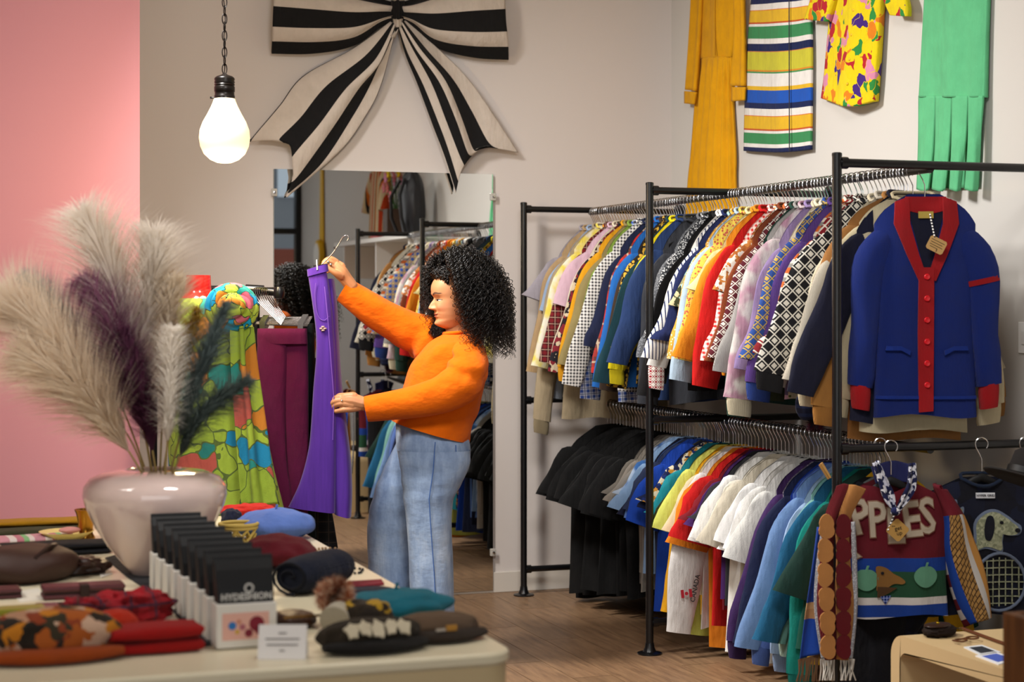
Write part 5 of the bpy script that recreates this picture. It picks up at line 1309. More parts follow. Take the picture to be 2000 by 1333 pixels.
# --- sweater
WOOL = N('orange_wool', .92, 0, .12, .06)
nz = WOOL.noise(WOOL.co(), 420, 3, .7); WOOL.bump(WOOL.math('ADD', WOOL.math('MULTIPLY', nz, .07), WOOL.noise(WOOL.xyz('Object', (9, 9, 14)), 1, 3, .5)), .7, .025)
WOOL = WOOL.base(WOOL.mix(WOOL.noise(WOOL.co(), 30, 4), '#d15c04', '#dc6806'))
def pair(rows, nsec, n=40, power=.92, disp=None, cap=(False, False), turnin=0):
    s = []
    for (tx, ty, bx, by, d, hd) in rows:
        a, b = P(tx, ty, WD+d), P(bx, by, WD+d); s.append(((a+b)/2, (b-a)/2, VD*hd))
    return loft(s, nsec, n, power, disp, cap, turnin)
sw = MB()
def nzf(seed, amp, fu=2., fv=4.):
    def f(v, k):
        a = k*2*math.pi
        return amp*mnoise.noise(Vector((math.cos(a)*fu+seed, math.sin(a)*fu, v*fv)))
    return f
def torso_d(v, k): return nzf(3, .05, 1.8, 5)(v, k)*min(1, v*3)+nzf(9, .03, 4, 9)(v, k)*min(1, v*3)+.03*math.sin(v*20+k*9)*max(0, v-.6)
t1 = pair([(868, 650, 916, 646, .0, .062), (862, 655, 922, 652, .0, .07), (846, 664, 934, 660, .0, .13), (824, 684, 946, 678, .0, .185), (803, 712, 951, 708, .0, .2), (788, 750, 948, 748, .0, .2), (778, 784, 938, 796, .0, .195), (768, 806, 922, 828, .0, .19), (765, 820, 915, 864, .0, .185)], 64, 64, .9, torso_d, (False, False), .03)
sw.add(t1.v, t1.f)
def slv(v, k): return .05*mnoise.noise(Vector((math.cos(k*6.28)*1.5, math.sin(k*6.28)*1.5, v*6)))+.07*math.sin(v*30+k*9)*math.exp(-((v-.28)/.17)**2)+.03*mnoise.noise(Vector((math.cos(k*6.28)*3, math.sin(k*6.28)*3+4, v*11)))
t2 = pair([(892, 660, 850, 735, .1, .07), (868, 637, 818, 708, .14, .09), (838, 619, 796, 688, .15, .085), (785, 600, 768, 672, .145, .075), (735, 573, 715, 635, .13, .066), (700, 553, 680, 606, .12, .06), (685, 545, 658, 588, .115, .056)], 56, 44, .92, slv, (False, False), .06)
sw.add(t2.v, t2.f)
t3 = pair([(886, 668, 940, 664, -.1, .07), (884, 686, 953, 698, -.17, .09), (880, 704, 949, 740, -.2, .1), (868, 722, 934, 772, -.22, .1), (846, 738, 900, 797, -.23, .095), (805, 753, 842, 812, -.225, .08), (760, 764, 778, 820, -.215, .07), (711, 775, 720, 825, -.205, .06)], 64, 44, .92, slv, (False, False), .07)
sw.add(t3.v, t3.f)
# rolled neck edge
ring = [P(892, 650, WD)+RT*(.056*math.cos(a))+VD*(.066*math.sin(a))+UP*(.004*math.cos(a)) for a in [2*math.pi*k/30 for k in range(30)]]
sw.tube(ring, .008, 8, True)
sw.build('sweater', WOOL, pw)
m = MB().tube([P(x, y, WD-.302) for x, y in ((945, 716), (930, 735), (905, 752), (884, 765))], .0022, 5)
# --- jeans
g = N('washed_denim', .85, 0, .2, .1)
o = g.noise(g.xyz('Object', (90, 90, 8)), 2, 4, .6); o2 = g.noise(g.xyz('Object', (9, 9, 3)), 1, 5, .65)
c = g.ramp(o2, [(.3, '#64799a'), (.5, '#8ea3c0'), (.68, '#b4c2d4')], 'LINEAR'); g.base(g.mix(g.math('MULTIPLY', o, .45), c, '#66799a')); g.bump(g.math('ADD', g.math('MULTIPLY', o, .05), g.noise(g.xyz('Object', (12, 12, 20)), 1, 3)), .5, .012); DEN = g.m
jn = MB()
def jd(v, k): return .035*mnoise.noise(Vector((math.cos(k*6.28)*1.3+7, math.sin(k*6.28)*1.3, v*9)))+.02*math.sin(v*46+k*5)*math.exp(-((v-.3)/.12)**2)
t = pair([(774, 806, 912, 815, .0, .14), (773, 835, 915, 850, .0, .158), (774, 868, 919, 880, .0, .178), (780, 900, 915, 905, .0, .165), (792, 930, 890, 928, .0, .12)], 18, 48, .9); jn.add(t.v, t.f)
t = pair([(776, 880, 919, 880, -.08, .105), (781, 905, 918, 905, -.08, .11), (785, 940, 903, 942, -.085, .108), (788, 975, 886, 975, -.09, .105), (793, 1020, 882, 1020, -.09, .1), (797, 1080, 884, 1080, -.09, .1), (800, 1140, 886, 1140, -.09, .105), (803, 1210, 889, 1210, -.09, .11), (806, 1288, 892, 1288, -.09, .115)], 70, 44, .92, jd, (False, False), .04); jn.add(t.v, t.f)
t = pair([(774, 866, 870, 866, .07, .1), (750, 915, 862, 915, .095, .105), (732, 960, 845, 960, .1, .105), (719, 1010, 828, 1010, .11, .1), (716, 1050, 820, 1050, .12, .1), (719, 1110, 816, 1110, .12, .1), (724, 1180, 815, 1180, .12, .105), (728, 1262, 818, 1262, .12, .115)], 70, 44, .92, jd, (False, False), .04); jn.add(t.v, t.f)
jo = jn.build('jeans', DEN, pw)
STI = plain('#3f62a0', .8)
MB().tube([P(x, y, WD+d) for x, y, d in ((850, 864, -.19), (846, 920, -.197), (838, 975, -.2), (842, 1040, -.195), (848, 1120, -.195), (852, 1200, -.2))], .0022, 5).build('side_seam', STI, jo)
MB().tube([P(x, y, WD+d) for x, y, d in ((890, 870, -.155), (892, 905, -.158), (903, 918, -.13), (917, 908, -.06))], .002, 5).build('pocket_seam', STI, jo)
# --- shoes
for (x, d) in ((850, -.09), (772, .12)):
    q = P(x, 1200, WD+d); q.z = 0; m = MB(); rr = []
    for i, (fx, w, h) in enumerate(((.1, .02, .03), (.085, .034, .06), (.04, .038, .09), (-.02, .036, .085), (-.08, .042, .06), (-.13, .045, .045), (-.165, .03, .03), (-.175, .008, .015))):
        rr.append([tuple(q+RT*fx+VD*w*math.cos(a)+UP*(.0+max(0, h*.5+h*.5*math.sin(a)))) for a in [2*math.pi*k/16 for k in range(16)]])
    m.rings(rr); m.build('shoe', plain('#2a2522', .5), pw)
# --- hair: curls as thin helical strands
rh_ = random.Random(11); hm = MB()
hair_v, hair_f = [], []
SC0 = HC+(HU2*.135-HF2*.012)*HSC
def strand(root, pts, rad, tw, ph, r0):
    a = crom([list(p) for p in pts], 24); seg_ = np.linalg.norm(np.diff(a, axis=0), axis=1); L_ = seg_.sum(); turns = L_/tw
    n = int(max(14, min(130, turns*8.5))); cum = np.concatenate([[0], np.cumsum(seg_)])/L_; tt = np.linspace(0, 1, n)
    c = np.stack([np.interp(tt, cum, a[:, i]) for i in range(3)], 1); d = np.gradient(c, axis=0); d /= np.linalg.norm(d, axis=1, keepdims=True)+1e-9
    ref = np.array(HF2*.8+HS*.6); u = np.cross(d, ref); u /= np.linalg.norm(u, axis=1, keepdims=True)+1e-9; w = np.cross(d, u)
    ang = (ph+2*math.pi*turns*tt)[:, None]; rr = (rad*np.minimum(1, tt*5+.2))[:, None]
    c = c+(u*np.cos(ang)+w*np.sin(ang))*rr; th = (r0*(1-.6*tt**3))[:, None]; base = len(hair_v)
    rings = np.stack([c+(u*math.cos(2.094*q)+d*.0+w*math.sin(2.094*q))*th for q in range(3)], 1).reshape(-1, 3)
    hair_v.extend(map(tuple, rings.tolist()))
    for i in range(n-1):
        for q in range(3): hair_f.append((base+i*3+q, base+i*3+(q+1) % 3, base+(i+1)*3+(q+1) % 3, base+(i+1)*3+q))
def px_of(p):
    d = p-CAMP; dd = d.dot(VD); return CXP+F*d.dot(RT)/dd, HOR-F*d.z/dd
cnt = 0
while cnt < 1500:
    # scalp direction
    z = rh_.uniform(-.35, 1); az = rh_.uniform(0, 2*math.pi); rxy = math.sqrt(1-z*z)
    f, s = rxy*math.cos(az), rxy*math.sin(az)
    if f > .30 and z < .60: continue          # keep the face clear
    if f > .12 and z < .3: continue
    root = SC0+(HF2*f*.095+HS*s*.076+HU2*z*.098)*HSC
    out = (HF2*f*.9+HS*s+HU2*z*.8).normalized()
    # envelope: full round mass behind the face, falling to the shoulders
    back = max(0, -f); side = s
    top = max(0, z)
    ext = .045+.035*rh_.random()+.03*back
    drop = rh_.uniform(.10, .30)*(.75+.45*back) if f < .2 else rh_.uniform(.08, .2)
    p1 = root+out*ext+HU2*.022*top
    lat = (HF2*(f-.5*max(0, f))+HS*s).normalized() if abs(f)+abs(s) > .05 else -HF2
    if f > .2: lat = (HS*math.copysign(1, s if abs(s) > .1 else rh_.choice((-1, 1)))+HF2*.15).normalized()
    p2 = p1+lat*(.035+.05*rh_.random())-UP*(.03+drop*.3)-HF2*.012*back
    p3 = p2+lat*(.025*rh_.random())-UP*drop*.45+Vector((rh_.gauss(0, .008), rh_.gauss(0, .008), 0))-HF2*.012
    p4 = p3-UP*drop*.55+Vector((rh_.gauss(0, .014), rh_.gauss(0, .014), 0))-HF2*(.012 if f < .2 else 0)
    ok = True
    for p in (p2, p3, p4, (p3+p4)/2):
        x, y = px_of(p); l = p-HC; hf_ = l.dot(HF2); hs_ = l.dot(HS); hu_ = l.dot(HU2)
        if hs_ > -.03 and x < 884+max(0, y-600)*.3 and 543 < y < 662: ok = False    # nothing over the visible face
        if x > 1004 or y > 703: ok = False
        if x < 822 and True: ok = False
    if not ok: continue
    strand(root, [root, p1, p2, p3, p4], rh_.uniform(.0065, .0115), rh_.uniform(.026, .038), rh_.uniform(0, 6.28), rh_.uniform(.0018, .0028)); cnt += 1
# loose locks: far side of the face and under the chin
for k in range(120):
    r0 = SC0+(HF2*.06-HS*.045+HU2*.075)*HSC
    x = rh_.uniform(826, 846); p = [r0, P(rh_.uniform(832, 850), rh_.uniform(530, 545), WD+.09), P(x, rh_.uniform(548, 570), WD+.1), P(x-rh_.uniform(-4, 3), rh_.uniform(572, 592), WD+.105)]
    strand(r0, p, .0075, .026, rh_.uniform(0, 6.28), .002)
for k in range(130):
    r0 = P(868, 615, WD+.07); x = rh_.uniform(840, 872)
    p = [r0, P(x+rh_.uniform(2, 10), rh_.uniform(628, 640), WD+.06), P(x, rh_.uniform(642, 652), WD+.05), P(x-rh_.uniform(-4, 4), rh_.uniform(652, 663), WD+.04)]
    strand(r0, p, .0075, .026, rh_.uniform(0, 6.28), .002)
for k in range(150):     # curtain in front of the ear
    r0 = SC0+(HF2*rh_.uniform(-.02, .02)+HS*.07+HU2*rh_.uniform(-.01, .055))*HSC; b = r0+HS*rh_.uniform(.01, .03)-HF2*.012
    p = [r0, b-UP*.03, b-UP*.08-HF2*rh_.uniform(.0, .015), b-UP*rh_.uniform(.12, .2)-HF2*rh_.uniform(.0, .025)]
    strand(r0, p, .006, .024, rh_.uniform(0, 6.28), .0018)
for k in range(170):
    s_ = rh_.uniform(-.07, .07); r0 = SC0+(HF2*(.082-.35*abs(s_)**1.2*2.2)+HS*s_+HU2*(.066-.35*abs(s_)))*HSC
    p = [r0-UP*.004, r0+UP*rh_.uniform(.015, .04)+HF2*rh_.uniform(.0, .022), r0+UP*rh_.uniform(.025, .055)-HF2*rh_.uniform(.0, .05)+HS*rh_.uniform(-.03, .03), r0+UP*rh_.uniform(.01, .04)-HF2*rh_.uniform(.05, .11)+HS*rh_.uniform(-.05, .05)]
    strand(r0, p, .0075, .028, rh_.uniform(0, 6.28), .0022)
hm.v = [tuple(v) for v in hair_v]; hm.f = hair_f
# dense inner mass so no daylight shows through the curls
rings = []
for j in range(15):
    ph = -math.pi/2+math.pi*j/14; ring = []
    for k in range(26):
        a = 2*math.pi*k/26; f, s, u = math.cos(ph)*math.cos(a), math.cos(ph)*math.sin(a), math.sin(ph)
        fx = f*.108 if f < 0 else f*.012
        ring.append(tuple(SC0+(HF2*(fx-.035-.045*max(0, -u))+HS*s*.085+HU2*(u*.105 if u > 0 else u*.19))*HSC))
    rings.append(ring)
hm.rings(rings, False, True)
rings = []
for j in range(9):      # skull cap reaching the hairline
    ph = math.radians(30)+math.radians(60)*j/8; ring = []
    for k in range(30):
        a = 2*math.pi*k/30; f, s, u = math.cos(ph)*math.cos(a), math.cos(ph)*math.sin(a), math.sin(ph)
        ring.append(tuple(SC0+(HF2*(f*.096-.014)+HS*s*.08+HU2*(.03+u*.076+.022*max(0, f)-.03*max(0, -f)))*HSC))
    rings.append(ring)
hm.rings(rings, False, True)
HAIR = plain('#120d0b', .42, 0, .45)
me = bpy.data.meshes.new('hair'); me.from_pydata([(a-loc.x, b-loc.y, c-loc.z) for a, b, c in hm.v], [], hm.f)
addobj('hair', me, pw, HAIR)
# ------------------------------------------------------------------ display table in the foreground
TZ = .80
def tp(px, py, z=TZ): return onZ(px, py, z)
tx0, tx1, ty0, ty1 = -.2, 1.30, 3.73, 6.45
def rrect(x0, y0, x1, y1, r, n=8):
    o = []
    for cx, cy, a0 in ((x1-r, y0+r, -90), (x1-r, y1-r, 0), (x0+r, y1-r, 90), (x0+r, y0+r, 180)):
        for k in range(n+1):
            a = math.radians(a0+90*k/n); o.append((cx+r*math.cos(a), cy+r*math.sin(a)))
    return o
def slab(poly, z0, z1):
    n = len(poly); m = MB()
    m.add([(x, y, z0) for x, y in poly]+[(x, y, z1) for x, y in poly], [tuple(range(n))[::-1], tuple(range(n, 2*n))]+[(i, (i+1) % n, (i+1) % n+n, i+n) for i in range(n)])
    return m
LAC = plain('#ddd2b4', .32, 0, .45); LAC_SHADED = plain('#c9b48a', .4, 0, .4)  # second tone: same cream lacquer with the front's shade painted in
tb = thing('display_table', 'long cream lacquered display table with rounded corners in the foreground', 'table', ((tx0+tx1)/2, 5.1, 0))
slab(rrect(tx0, ty0, tx1, ty1, .07), TZ-.03, TZ).build('tabletop', LAC, tb, True, .008)
slab(rrect(tx0+.006, ty0+.006, tx1-.006, ty1-.006, .066), TZ-.15, TZ-.03).build('apron', LAC_SHADED, tb)
for (a, b) in ((ty0+.012, ty0+.1), (ty1-.1, ty1-.012)):
    slab(rrect(tx0+.012, a, tx1-.012, b, .04), 0, TZ-.15).build('end_panel', LAC_SHADED, tb)
# runner
def flat(name, label, cat, pts, z, th, mat, smooth=False):
    q = [tp(x, y, z) for x, y in pts]; c = sum(q, Vector())/len(q)
    t = slab([(p.x, p.y) for p in q], z, z+th); o = thing(name, label, cat, Vector((c.x, c.y, z))) if False else None
    me = t.mesh(name, Vector((c.x, c.y, z))); o = addobj(name, me, None, mat, smooth, Vector((c.x, c.y, z)))
    return tag(o, label, cat)
flat('table_runner', 'charcoal cloth runner under the vase and packs', 'cloth', [(205, 1092), (310, 1062), (430, 1062), (530, 1150), (548, 1235), (395, 1266), (320, 1175), (250, 1130)], TZ, .003, fabric(pl('#26272b')))
TT = TZ+.003
# ---- vase and pampas
vb = tp(303, 1119, TT); vs = dep(vb)/F
vz = thing('vase', 'mauve opal glass vase with wide shoulder holding pampas plumes', 'vase', vb)
prof = [(0, 1128), (46, 1128), (50, 1122), (66, 1104), (92, 1072), (115, 1036), (132, 1000), (139, 976), (137, 958), (124, 941), (98, 931), (66, 927), (50, 925), (46, 928), (44, 940), (80, 955), (118, 975), (110, 1020), (60, 1100), (0, 1120)]
g = N('opal_glass', .08, 0, .6); g.b.inputs['Coat Weight'].default_value = .6; g.b.inputs['Coat Roughness'].default_value = .03
g.b.inputs['Subsurface Weight'].default_value = .15; g.b.inputs['Subsurface Radius'].default_value = (.05, .04, .04); g.base('#e0c8c0')
MB().lathe([(r*vs, (1128-y)*vs) for r, y in prof], 64, vb).build('vase_body', g.m, vz)
VD0 = dep(vb)
def plume(label, pts, width, col, n, seed, tipc=None):
    """pts: (px,py,ddepth) from the vase mouth to the tip"""
    rg = random.Random(seed); a = crom([list(P(x, y, VD0+d)) for x, y, d in pts], 40)
    t = thing('pampas_stem', label, 'dried grass', Vector(a[0]), 0, 'pampas plumes in the vase')
    MB().tube([Vector(q) for q in a], [.0032*(1-.7*i/39) for i in range(40)], 6).build('stalk', plain('#a8925a', .8), t)
    v, f = [], []
    for k in range(n):
        s = rg.uniform(.18, 1)**.85; i = min(38, int(s*39)); p = Vector(a[i]).lerp(Vector(a[i+1]), s*39-i)
        d = Vector(a[i+1]-a[i]).normalized(); u = d.orthogonal().normalized(); w = d.cross(u); an = rg.uniform(0, 6.283)
        o = u*math.cos(an)+w*math.sin(an)
        ln = width*rg.uniform(.5, 1.15)*(.35+1.1*math.sin(math.pi*min(1, s*1.02))**.7)
        q0 = p; q1 = p+d*ln*.75+o*ln*.32; q2 = p+d*ln*1.15+o*ln*.78-UP*.012*rg.random(); q3 = q2+d*ln*.22+o*ln*.38-UP*.02*rg.random()
        b = len(v); wd = o.cross(d).normalized()*rg.uniform(.0006, .0011)
        for q, sc_ in ((q0, 1), (q1, 1), (q2, .7)): v.append(tuple(q+wd*sc_)); v.append(tuple(q-wd*sc_))
        v.append(tuple(q3)); f += [(b, b+1, b+3, b+2), (b+2, b+3, b+5, b+4), (b+4, b+5, b+6)]
    m = MB(); m.v = v; m.f = f; me = bpy.data.meshes.new('plume')
    me.from_pydata([(x-a[0][0], y-a[0][1], z-a[0][2]) for x, y, z in v], [], f)
    g = N('plume_fibre', .9, 0, .1)
    tr = g.n('ShaderNodeBsdfTranslucent'); tr.inputs[0].default_value = (*lin(col), 1); mx = g.n('ShaderNodeMixShader'); mx.inputs[0].default_value = .55
    out = [q for q in g.t.nodes if q.type == 'OUTPUT_MATERIAL'][0]; g.link(g.b.outputs[0], mx.inputs[1]); g.link(tr.outputs[0], mx.inputs[2]); g.link(mx.outputs[0], out.inputs[0])
    g.base(col)
    o = addobj('plume', me, t, g.m); o['kind'] = 'stuff'
    return t
plume('tall white pampas plume reaching highest in the vase', [(298, 935, 0), (285, 860, .02), (262, 720, .03), (235, 600, .02), (205, 510, 0), (168, 432, -.02)], .125, '#f3ebe0', 3300, 1)
plume('white pampas plume leaning against the wall edge', [(306, 935, .02), (292, 830, .06), (285, 700, .08), (290, 600, .07), (300, 530, .06), (300, 470, .05)], .1, '#f5efe6', 2600, 2)
plume('wide cream pampas plume leaning far left', [(286, 935, -.04), (255, 860, -.08), (190, 770, -.12), (125, 690, -.14), (75, 640, -.15), (28, 600, -.16)], .125, '#efe2d0', 3900, 3)
plume('lowest cream pampas plume on the left', [(284, 938, -.08), (250, 880, -.14), (195, 810, -.18), (130, 750, -.2), (55, 700, -.2)], .11, '#eadbc6', 3200, 4)
plume('grey teal pampas plume behind the cream ones', [(288, 930, .08), (240, 800, .12), (180, 690, .14), (120, 620, .14), (55, 550, .12)], .085, '#7f8f94', 2300, 5)
plume('mauve purple pampas plume in the middle', [(300, 938, -.02), (285, 860, -.03), (258, 770, -.04), (232, 690, -.04), (205, 620, -.05), (165, 560, -.06)], .088, '#9a6684', 3600, 6)
plume('dark plum pampas plume low in the middle', [(308, 938, -.06), (298, 880, -.08), (285, 800, -.1), (268, 730, -.1), (245, 650, -.1)], .06, '#6b3f58', 2200, 7)
plume('narrow upright white pampas plume', [(322, 938, -.1), (327, 860, -.13), (331, 770, -.14), (334, 700, -.14), (337, 650, -.14)], .05, '#f5efe6', 2100, 8)
plume('short cream pampas plume behind the narrow one', [(312, 930, .05), (318, 800, .07), (326, 680, .07), (332, 610, .06), (336, 555, .05)], .075, '#eee1cc', 2000, 9)
plume('golden yellow pampas plume', [(318, 930, .06), (335, 820, .08), (352, 730, .08), (368, 670, .08), (384, 610, .07)], .05, '#b8963c', 1700, 10)
plume('smoky grey green pampas plume leaning right', [(330, 935, -.02), (352, 850, -.04), (378, 760, -.04), (405, 690, -.04), (440, 600, -.03)], .06, '#6f7d7c', 2100, 11)
plume('dark grey pampas plume lowest on the right', [(332, 938, -.08), (352, 890, -.1), (380, 830, -.12), (418, 790, -.13), (480, 745, -.14)], .055, '#66736f', 1700, 12)

# ---- packs in a row
WBX = plain('#d9d4ca', .5); POU = plain('#060607', .5, 0, .3)
def pack(i, y):
    x = .742-.003*i
    t = thing('pouch_pack', ['frontmost black pouch in white printed carton at the table edge', 'second black pouch pack counted from the front of the row', 'third black pouch pack counted from the front of the row', 'fourth black pouch pack counted from the front of the row', 'fifth black pouch pack counted from the front of the row', 'fourth black pouch pack counted from the vase', 'third black pouch pack counted from the vase', 'second black pouch pack counted from the vase', 'black pouch pack nearest the vase'][i], 'package', (x, y, TT), math.radians(R.uniform(-3, 3)), 'black pouch packs in a row')
    w = .068
    m = MB(); m.box((-w, 0, 0), (w, .062, .098)); m.build('carton', WBX, t, False, .003, False)
    m = MB(); m.rings([[(xx, yy+lean, zz) for xx, yy in ((-ww, .03-th), (ww, .03-th), (ww, .03+th), (-ww, .03+th))] for ww, th, zz, lean in ((.062, .024, .09, 0), (.064, .022, .13, .004), (.066, .012, .17, .01), (.067, .003, .192, .014), (.067, .002, .2, .015))]); m.build('pouch', POU, t, False, .002, False)
    if i == 0:
        lb = text_mb('HYDESHION', .0205, extrude=.0003, bold=.0006); place(lb, frame((0, .0035, .112), (1, 0, 0), (0, .05, 1))); lb.build('pouch_lettering', plain('#c9c6bf', .6), t, False, 0, False)
        e = MB().lathe([(.0, 0), (.011, 0), (.011, .0006), (0, .0006)], 20); place(e, frame((.006, .0055, .131), (1, 0, 0), (0, .05, 1))); e.build('pouch_emblem', plain('#c9c6bf', .6), t, False, 0, False)
        e = MB().lathe([(.0, 0), (.007, 0), (.007, .0006), (0, .0006)], 16); place(e, frame((.006, .0048, .131), (1, 0, 0), (0, .05, 1))); e.build('pouch_emblem_centre', POU, t, False, 0, False)
    c = MB().box((-.055, -.001, .018), (.05, .0, .078)); p = c.build('printed_panel', plain('#dba898', .6), t, False, 0, False)
    for (dx, dz, r, col) in ((-.033, .05, .009, '#2a6fb0'), (-.018, .058, .006, '#c98a70'), (-.01, .046, .007, '#a8606a'), (.004, .032, .009, '#7a1f30'), (-.022, .036, .005, '#c9a03c'), (.022, .052, .017, '#7d1a2c'), (.03, .038, .012, '#8a2034')):
        e = MB().lathe([(0, 0), (r, 0), (r, .0006), (0, .0006)], 14); place(e, frame((dx, -.0012, dz), (1, 0, 0), (0, 0, 1))); e.build('printed_flower', plain(col, .6), p, False, 0, False)
        if i: break
    return t
for i in range(9): pack(i, 3.955+i*.107)
# tent card
q = tp(550, 1290, TZ)
tc = thing('tent_card', 'small white tent card standing at the front of the table', 'card', q)
M = frame(q, RT, VD)
m = MB(); w = .052
m.add([(-w, 0, .001), (w, 0, .001), (w, .025, .072), (-w, .025, .072), (-w, .05, .001), (w, .05, .001), (-w, .0015, 0), (w, .0015, 0), (w, .0255, .0705), (-w, .0255, .0705)], [(0, 1, 2, 3), (3, 2, 5, 4), (6, 9, 8, 7), (9, 4, 5, 8), (0, 6, 7, 1), (0, 3, 9, 6), (1, 7, 8, 2)]); place(m, M).build('card', plain('#ded9d4', .7), tc, False)
for k, ln in enumerate((.018, .074, .068, .012)):      # lines of print too small to read
    m = MB().box((-ln/2, -.0018, 0), (ln/2, .0018, .0003)); a = math.atan2(.071, .025); place(m, M @ frame((0, .0195-k*.0042, .054-k*.0118), (1, 0, 0), (0, math.cos(a), math.sin(a))) @ Matrix.Translation((0, 0, .0012))); m.build('lettering', plain('#8a8480', .8), tc, False)

# ---- soft goods
def soft(name, label, cat, px, py, rx, ry, rz, mat, yaw=0, nz=.12, nf=3, seed=0, flat_=1, z=TZ, part='body'):
    c = tp(px, py, z); t = thing(name, label, cat, c, yaw)
    m = blobmesh(rx, ry, rz, 48, 26, nz, nf, seed, flat_); m.build(part, mat, t, True, 0, False); return t
def beret(label, px, py, rx, ry, rz, mat, seed, yaw=0, z=TZ):
    t = soft('beret', label, 'hat', px, py, rx, ry, rz, mat, yaw, .16, 2.6, seed, 0, z)
    m = MB().tube([(rx*.62*math.cos(a), ry*.62*math.sin(a), .012) for a in [2*math.pi*k/30 for k in range(30)]], .012, 8, True); m.build('band', mat, t, True, 0, False)
    m = MB().tube([(0, 0, 1.8*rz), (.006, 0, 1.8*rz+.02)], .004, 6); m.build('stalk', mat, t, True, 0, False); return t
def beanie(label, px, py, w, d, h, mat, rim, yaw=0, seed=0, rz=.02):
    """flattened knitted cap lying on its side, thick turned-up rim along the front edge"""
    c = tp(px, py); t = thing('knitted_hat', label, 'hat', c, yaw)
    m = blobmesh(w, d, h, 44, 22, .1, 3, seed, 1); m.build('crown', mat, t, True, 0, False)
    pts = [(w*1.0*(k/12*2-1), -d*.72-.028*math.cos((k/12*2-1)*1.5), rz*1.0) for k in range(13)]
    rg_ = []
    for k, (x, y, z) in enumerate(pts):
        e = math.sin(math.pi*(k+.7)/13.4)**.35
        rg_.append([(x, y+.035*e*math.cos(a), z+rz*.95*e*math.sin(a)) for a in [2*math.pi*q/14 for q in range(14)]])
    m = MB(); m.rings(rg_); m.build('rim', rim, t, True, 0, False); return t
beret('sky blue felt beret at the back of the table', 538, 1052, .125, .13, .05, fabric(pl('#5b78c0')), 3)
soft('knitted_hat', 'burgundy knitted hat in front of the blue beret', 'hat', 545, 1108, .1, .12, .05, fabric(kn('#6e1222')), .3, .14, 3, 8, 0)
nr = thing('rolled_hat', 'rolled navy wool hat beside the pouch packs', 'hat', tp(618, 1152), -.75)
rgs = []
for j in range(13):
    t_ = j/12; e = (1-abs(2*t_-1)**6*.25); rgs.append([(-.05*math.sin(t_*3), -.13+.26*t_, .052+.052*e*math.sin(a)) if False else (.062*e*math.cos(a), -.13+.26*t_, .05+.05*e*math.sin(a)) for a in [2*math.pi*k/30 for k in range(30)]])
m = MB(); m.rings(rgs); m.build('roll', fabric(kn('#11182c')), nr, True, 0, False)
sp_ = [(.006*k**.5*3*math.cos(k*.45)*.62, -.134, .05+.006*k**.5*3*math.sin(k*.45)*.5) for k in range(0, 26)]
MB().tube(sp_, .004, 6).build('rolled_edge', fabric(pl('#080b16')), nr, True, 0, False)
beret('teal knitted beret near the right edge of the table', 772, 1204, .145, .1, .034, fabric(kn('#0d6f82')), 6, .2)
m_ = fabric(pl('#141a2c')); soft('knitted_hat', 'flat navy cap behind the teal beret', 'hat', 712, 1166, .09, .06, .012, m_, .1, .1, 3, 2)
flat('cloth_strip', 'narrow crimson cloth strip near the table edge', 'cloth', [(680, 1140), (745, 1136), (750, 1144), (690, 1150)], TZ, .006, fabric(pl('#7c1a2c')))
bb_ = beanie('brown knitted beanie at the right table corner', 850, 1246, .105, .06, .03, fabric(kn('#6b543f')), fabric(kn('#33261b')), .12, 4, .015)
MB().box((-.01, -.09, .03), (.015, -.083, .042)).build('logo_patch', plain('#a5762e', .7), bb_, False, 0, False)
MB().box((-.035, -.088, .03), (-.012, -.083, .036)).build('logo_line', plain('#a59a8c', .7), bb_, False, 0, False)
db_ = beanie('dark olive beanie with cream lettering at the front edge', 722, 1268, .12, .05, .036, fabric(kn('#33291b')), fabric(kn('#120e0a')), .1, 9, .016)
for k in range(5):      # shaggy cream letters, not legible
    pts = [((.015+.006*((q*7+k*3) % 4)/3*(1 if q % 2 else -.6))*math.cos(2*math.pi*q/11), (.02+.007*((q*5+k) % 3)/2*(1 if q % 2 else -.7))*math.sin(2*math.pi*q/11)) for q in range(11)]
    M_ = frame((-.062+k*.03, -.058, .052+.003*(k % 2)), (1, 0, 0), (0, .7, .7)); lm_ = MB(); lm_.add([(x, y, 0) for x, y in pts]+[(x, y, .005) for x, y in pts], [tuple(range(11))[::-1], tuple(range(11, 22))]+[(i, (i+1) % 11, (i+1) % 11+11, i+11) for i in range(11)])
    place(lm_, M_).build('letter', fabric(pl('#cdc0a4')), db_, False, 0, False)
# pompom hat
ph = thing('pompom_hat', 'dark and gold knitted hat with fluffy orange pompom', 'hat', tp(688, 1232))
m = blobmesh(.07, .06, .036, 36, 20, .2, 3, 5, 1); place(m, Matrix.Translation((.03, .0, .0))); m.build('crown', fabric(('blob', ['#1d150c', '#231a0e', '#a5801a', '#1a130b', '#2b2012'], 34)), ph, True, 0, False)
cen = Vector((-.03, .05, .075)); v, f = [], []; rg = random.Random(3)
for k in range(3200):
    d = Vector((rg.gauss(0, 1), rg.gauss(0, 1), rg.gauss(0, 1))).normalized(); a = d.orthogonal().normalized()*.0016; b = len(v); l = .054*rg.uniform(.8, 1.05)
    v += [tuple(cen+d*.01+a), tuple(cen+d*.01-a), tuple(cen+d*l)]; f.append((b, b+1, b+2))
m = MB(); m.v = v; m.f = f; o = addobj('pompom', None or m.mesh('pompom'), ph, fabric(('blob', ['#a5582c', '#c99a78', '#8a3f1c', '#d8b89a'], 120))); o['kind'] = 'stuff'
m = MB(); m.tube([(-.05, -.03, .03), (-.035, 0, .04), (-.02, .03, .05)], [.036, .03, .02], 20); m.build('cream_cuff', fabric(kn('#cfc4ae')), ph, True, 0, False)
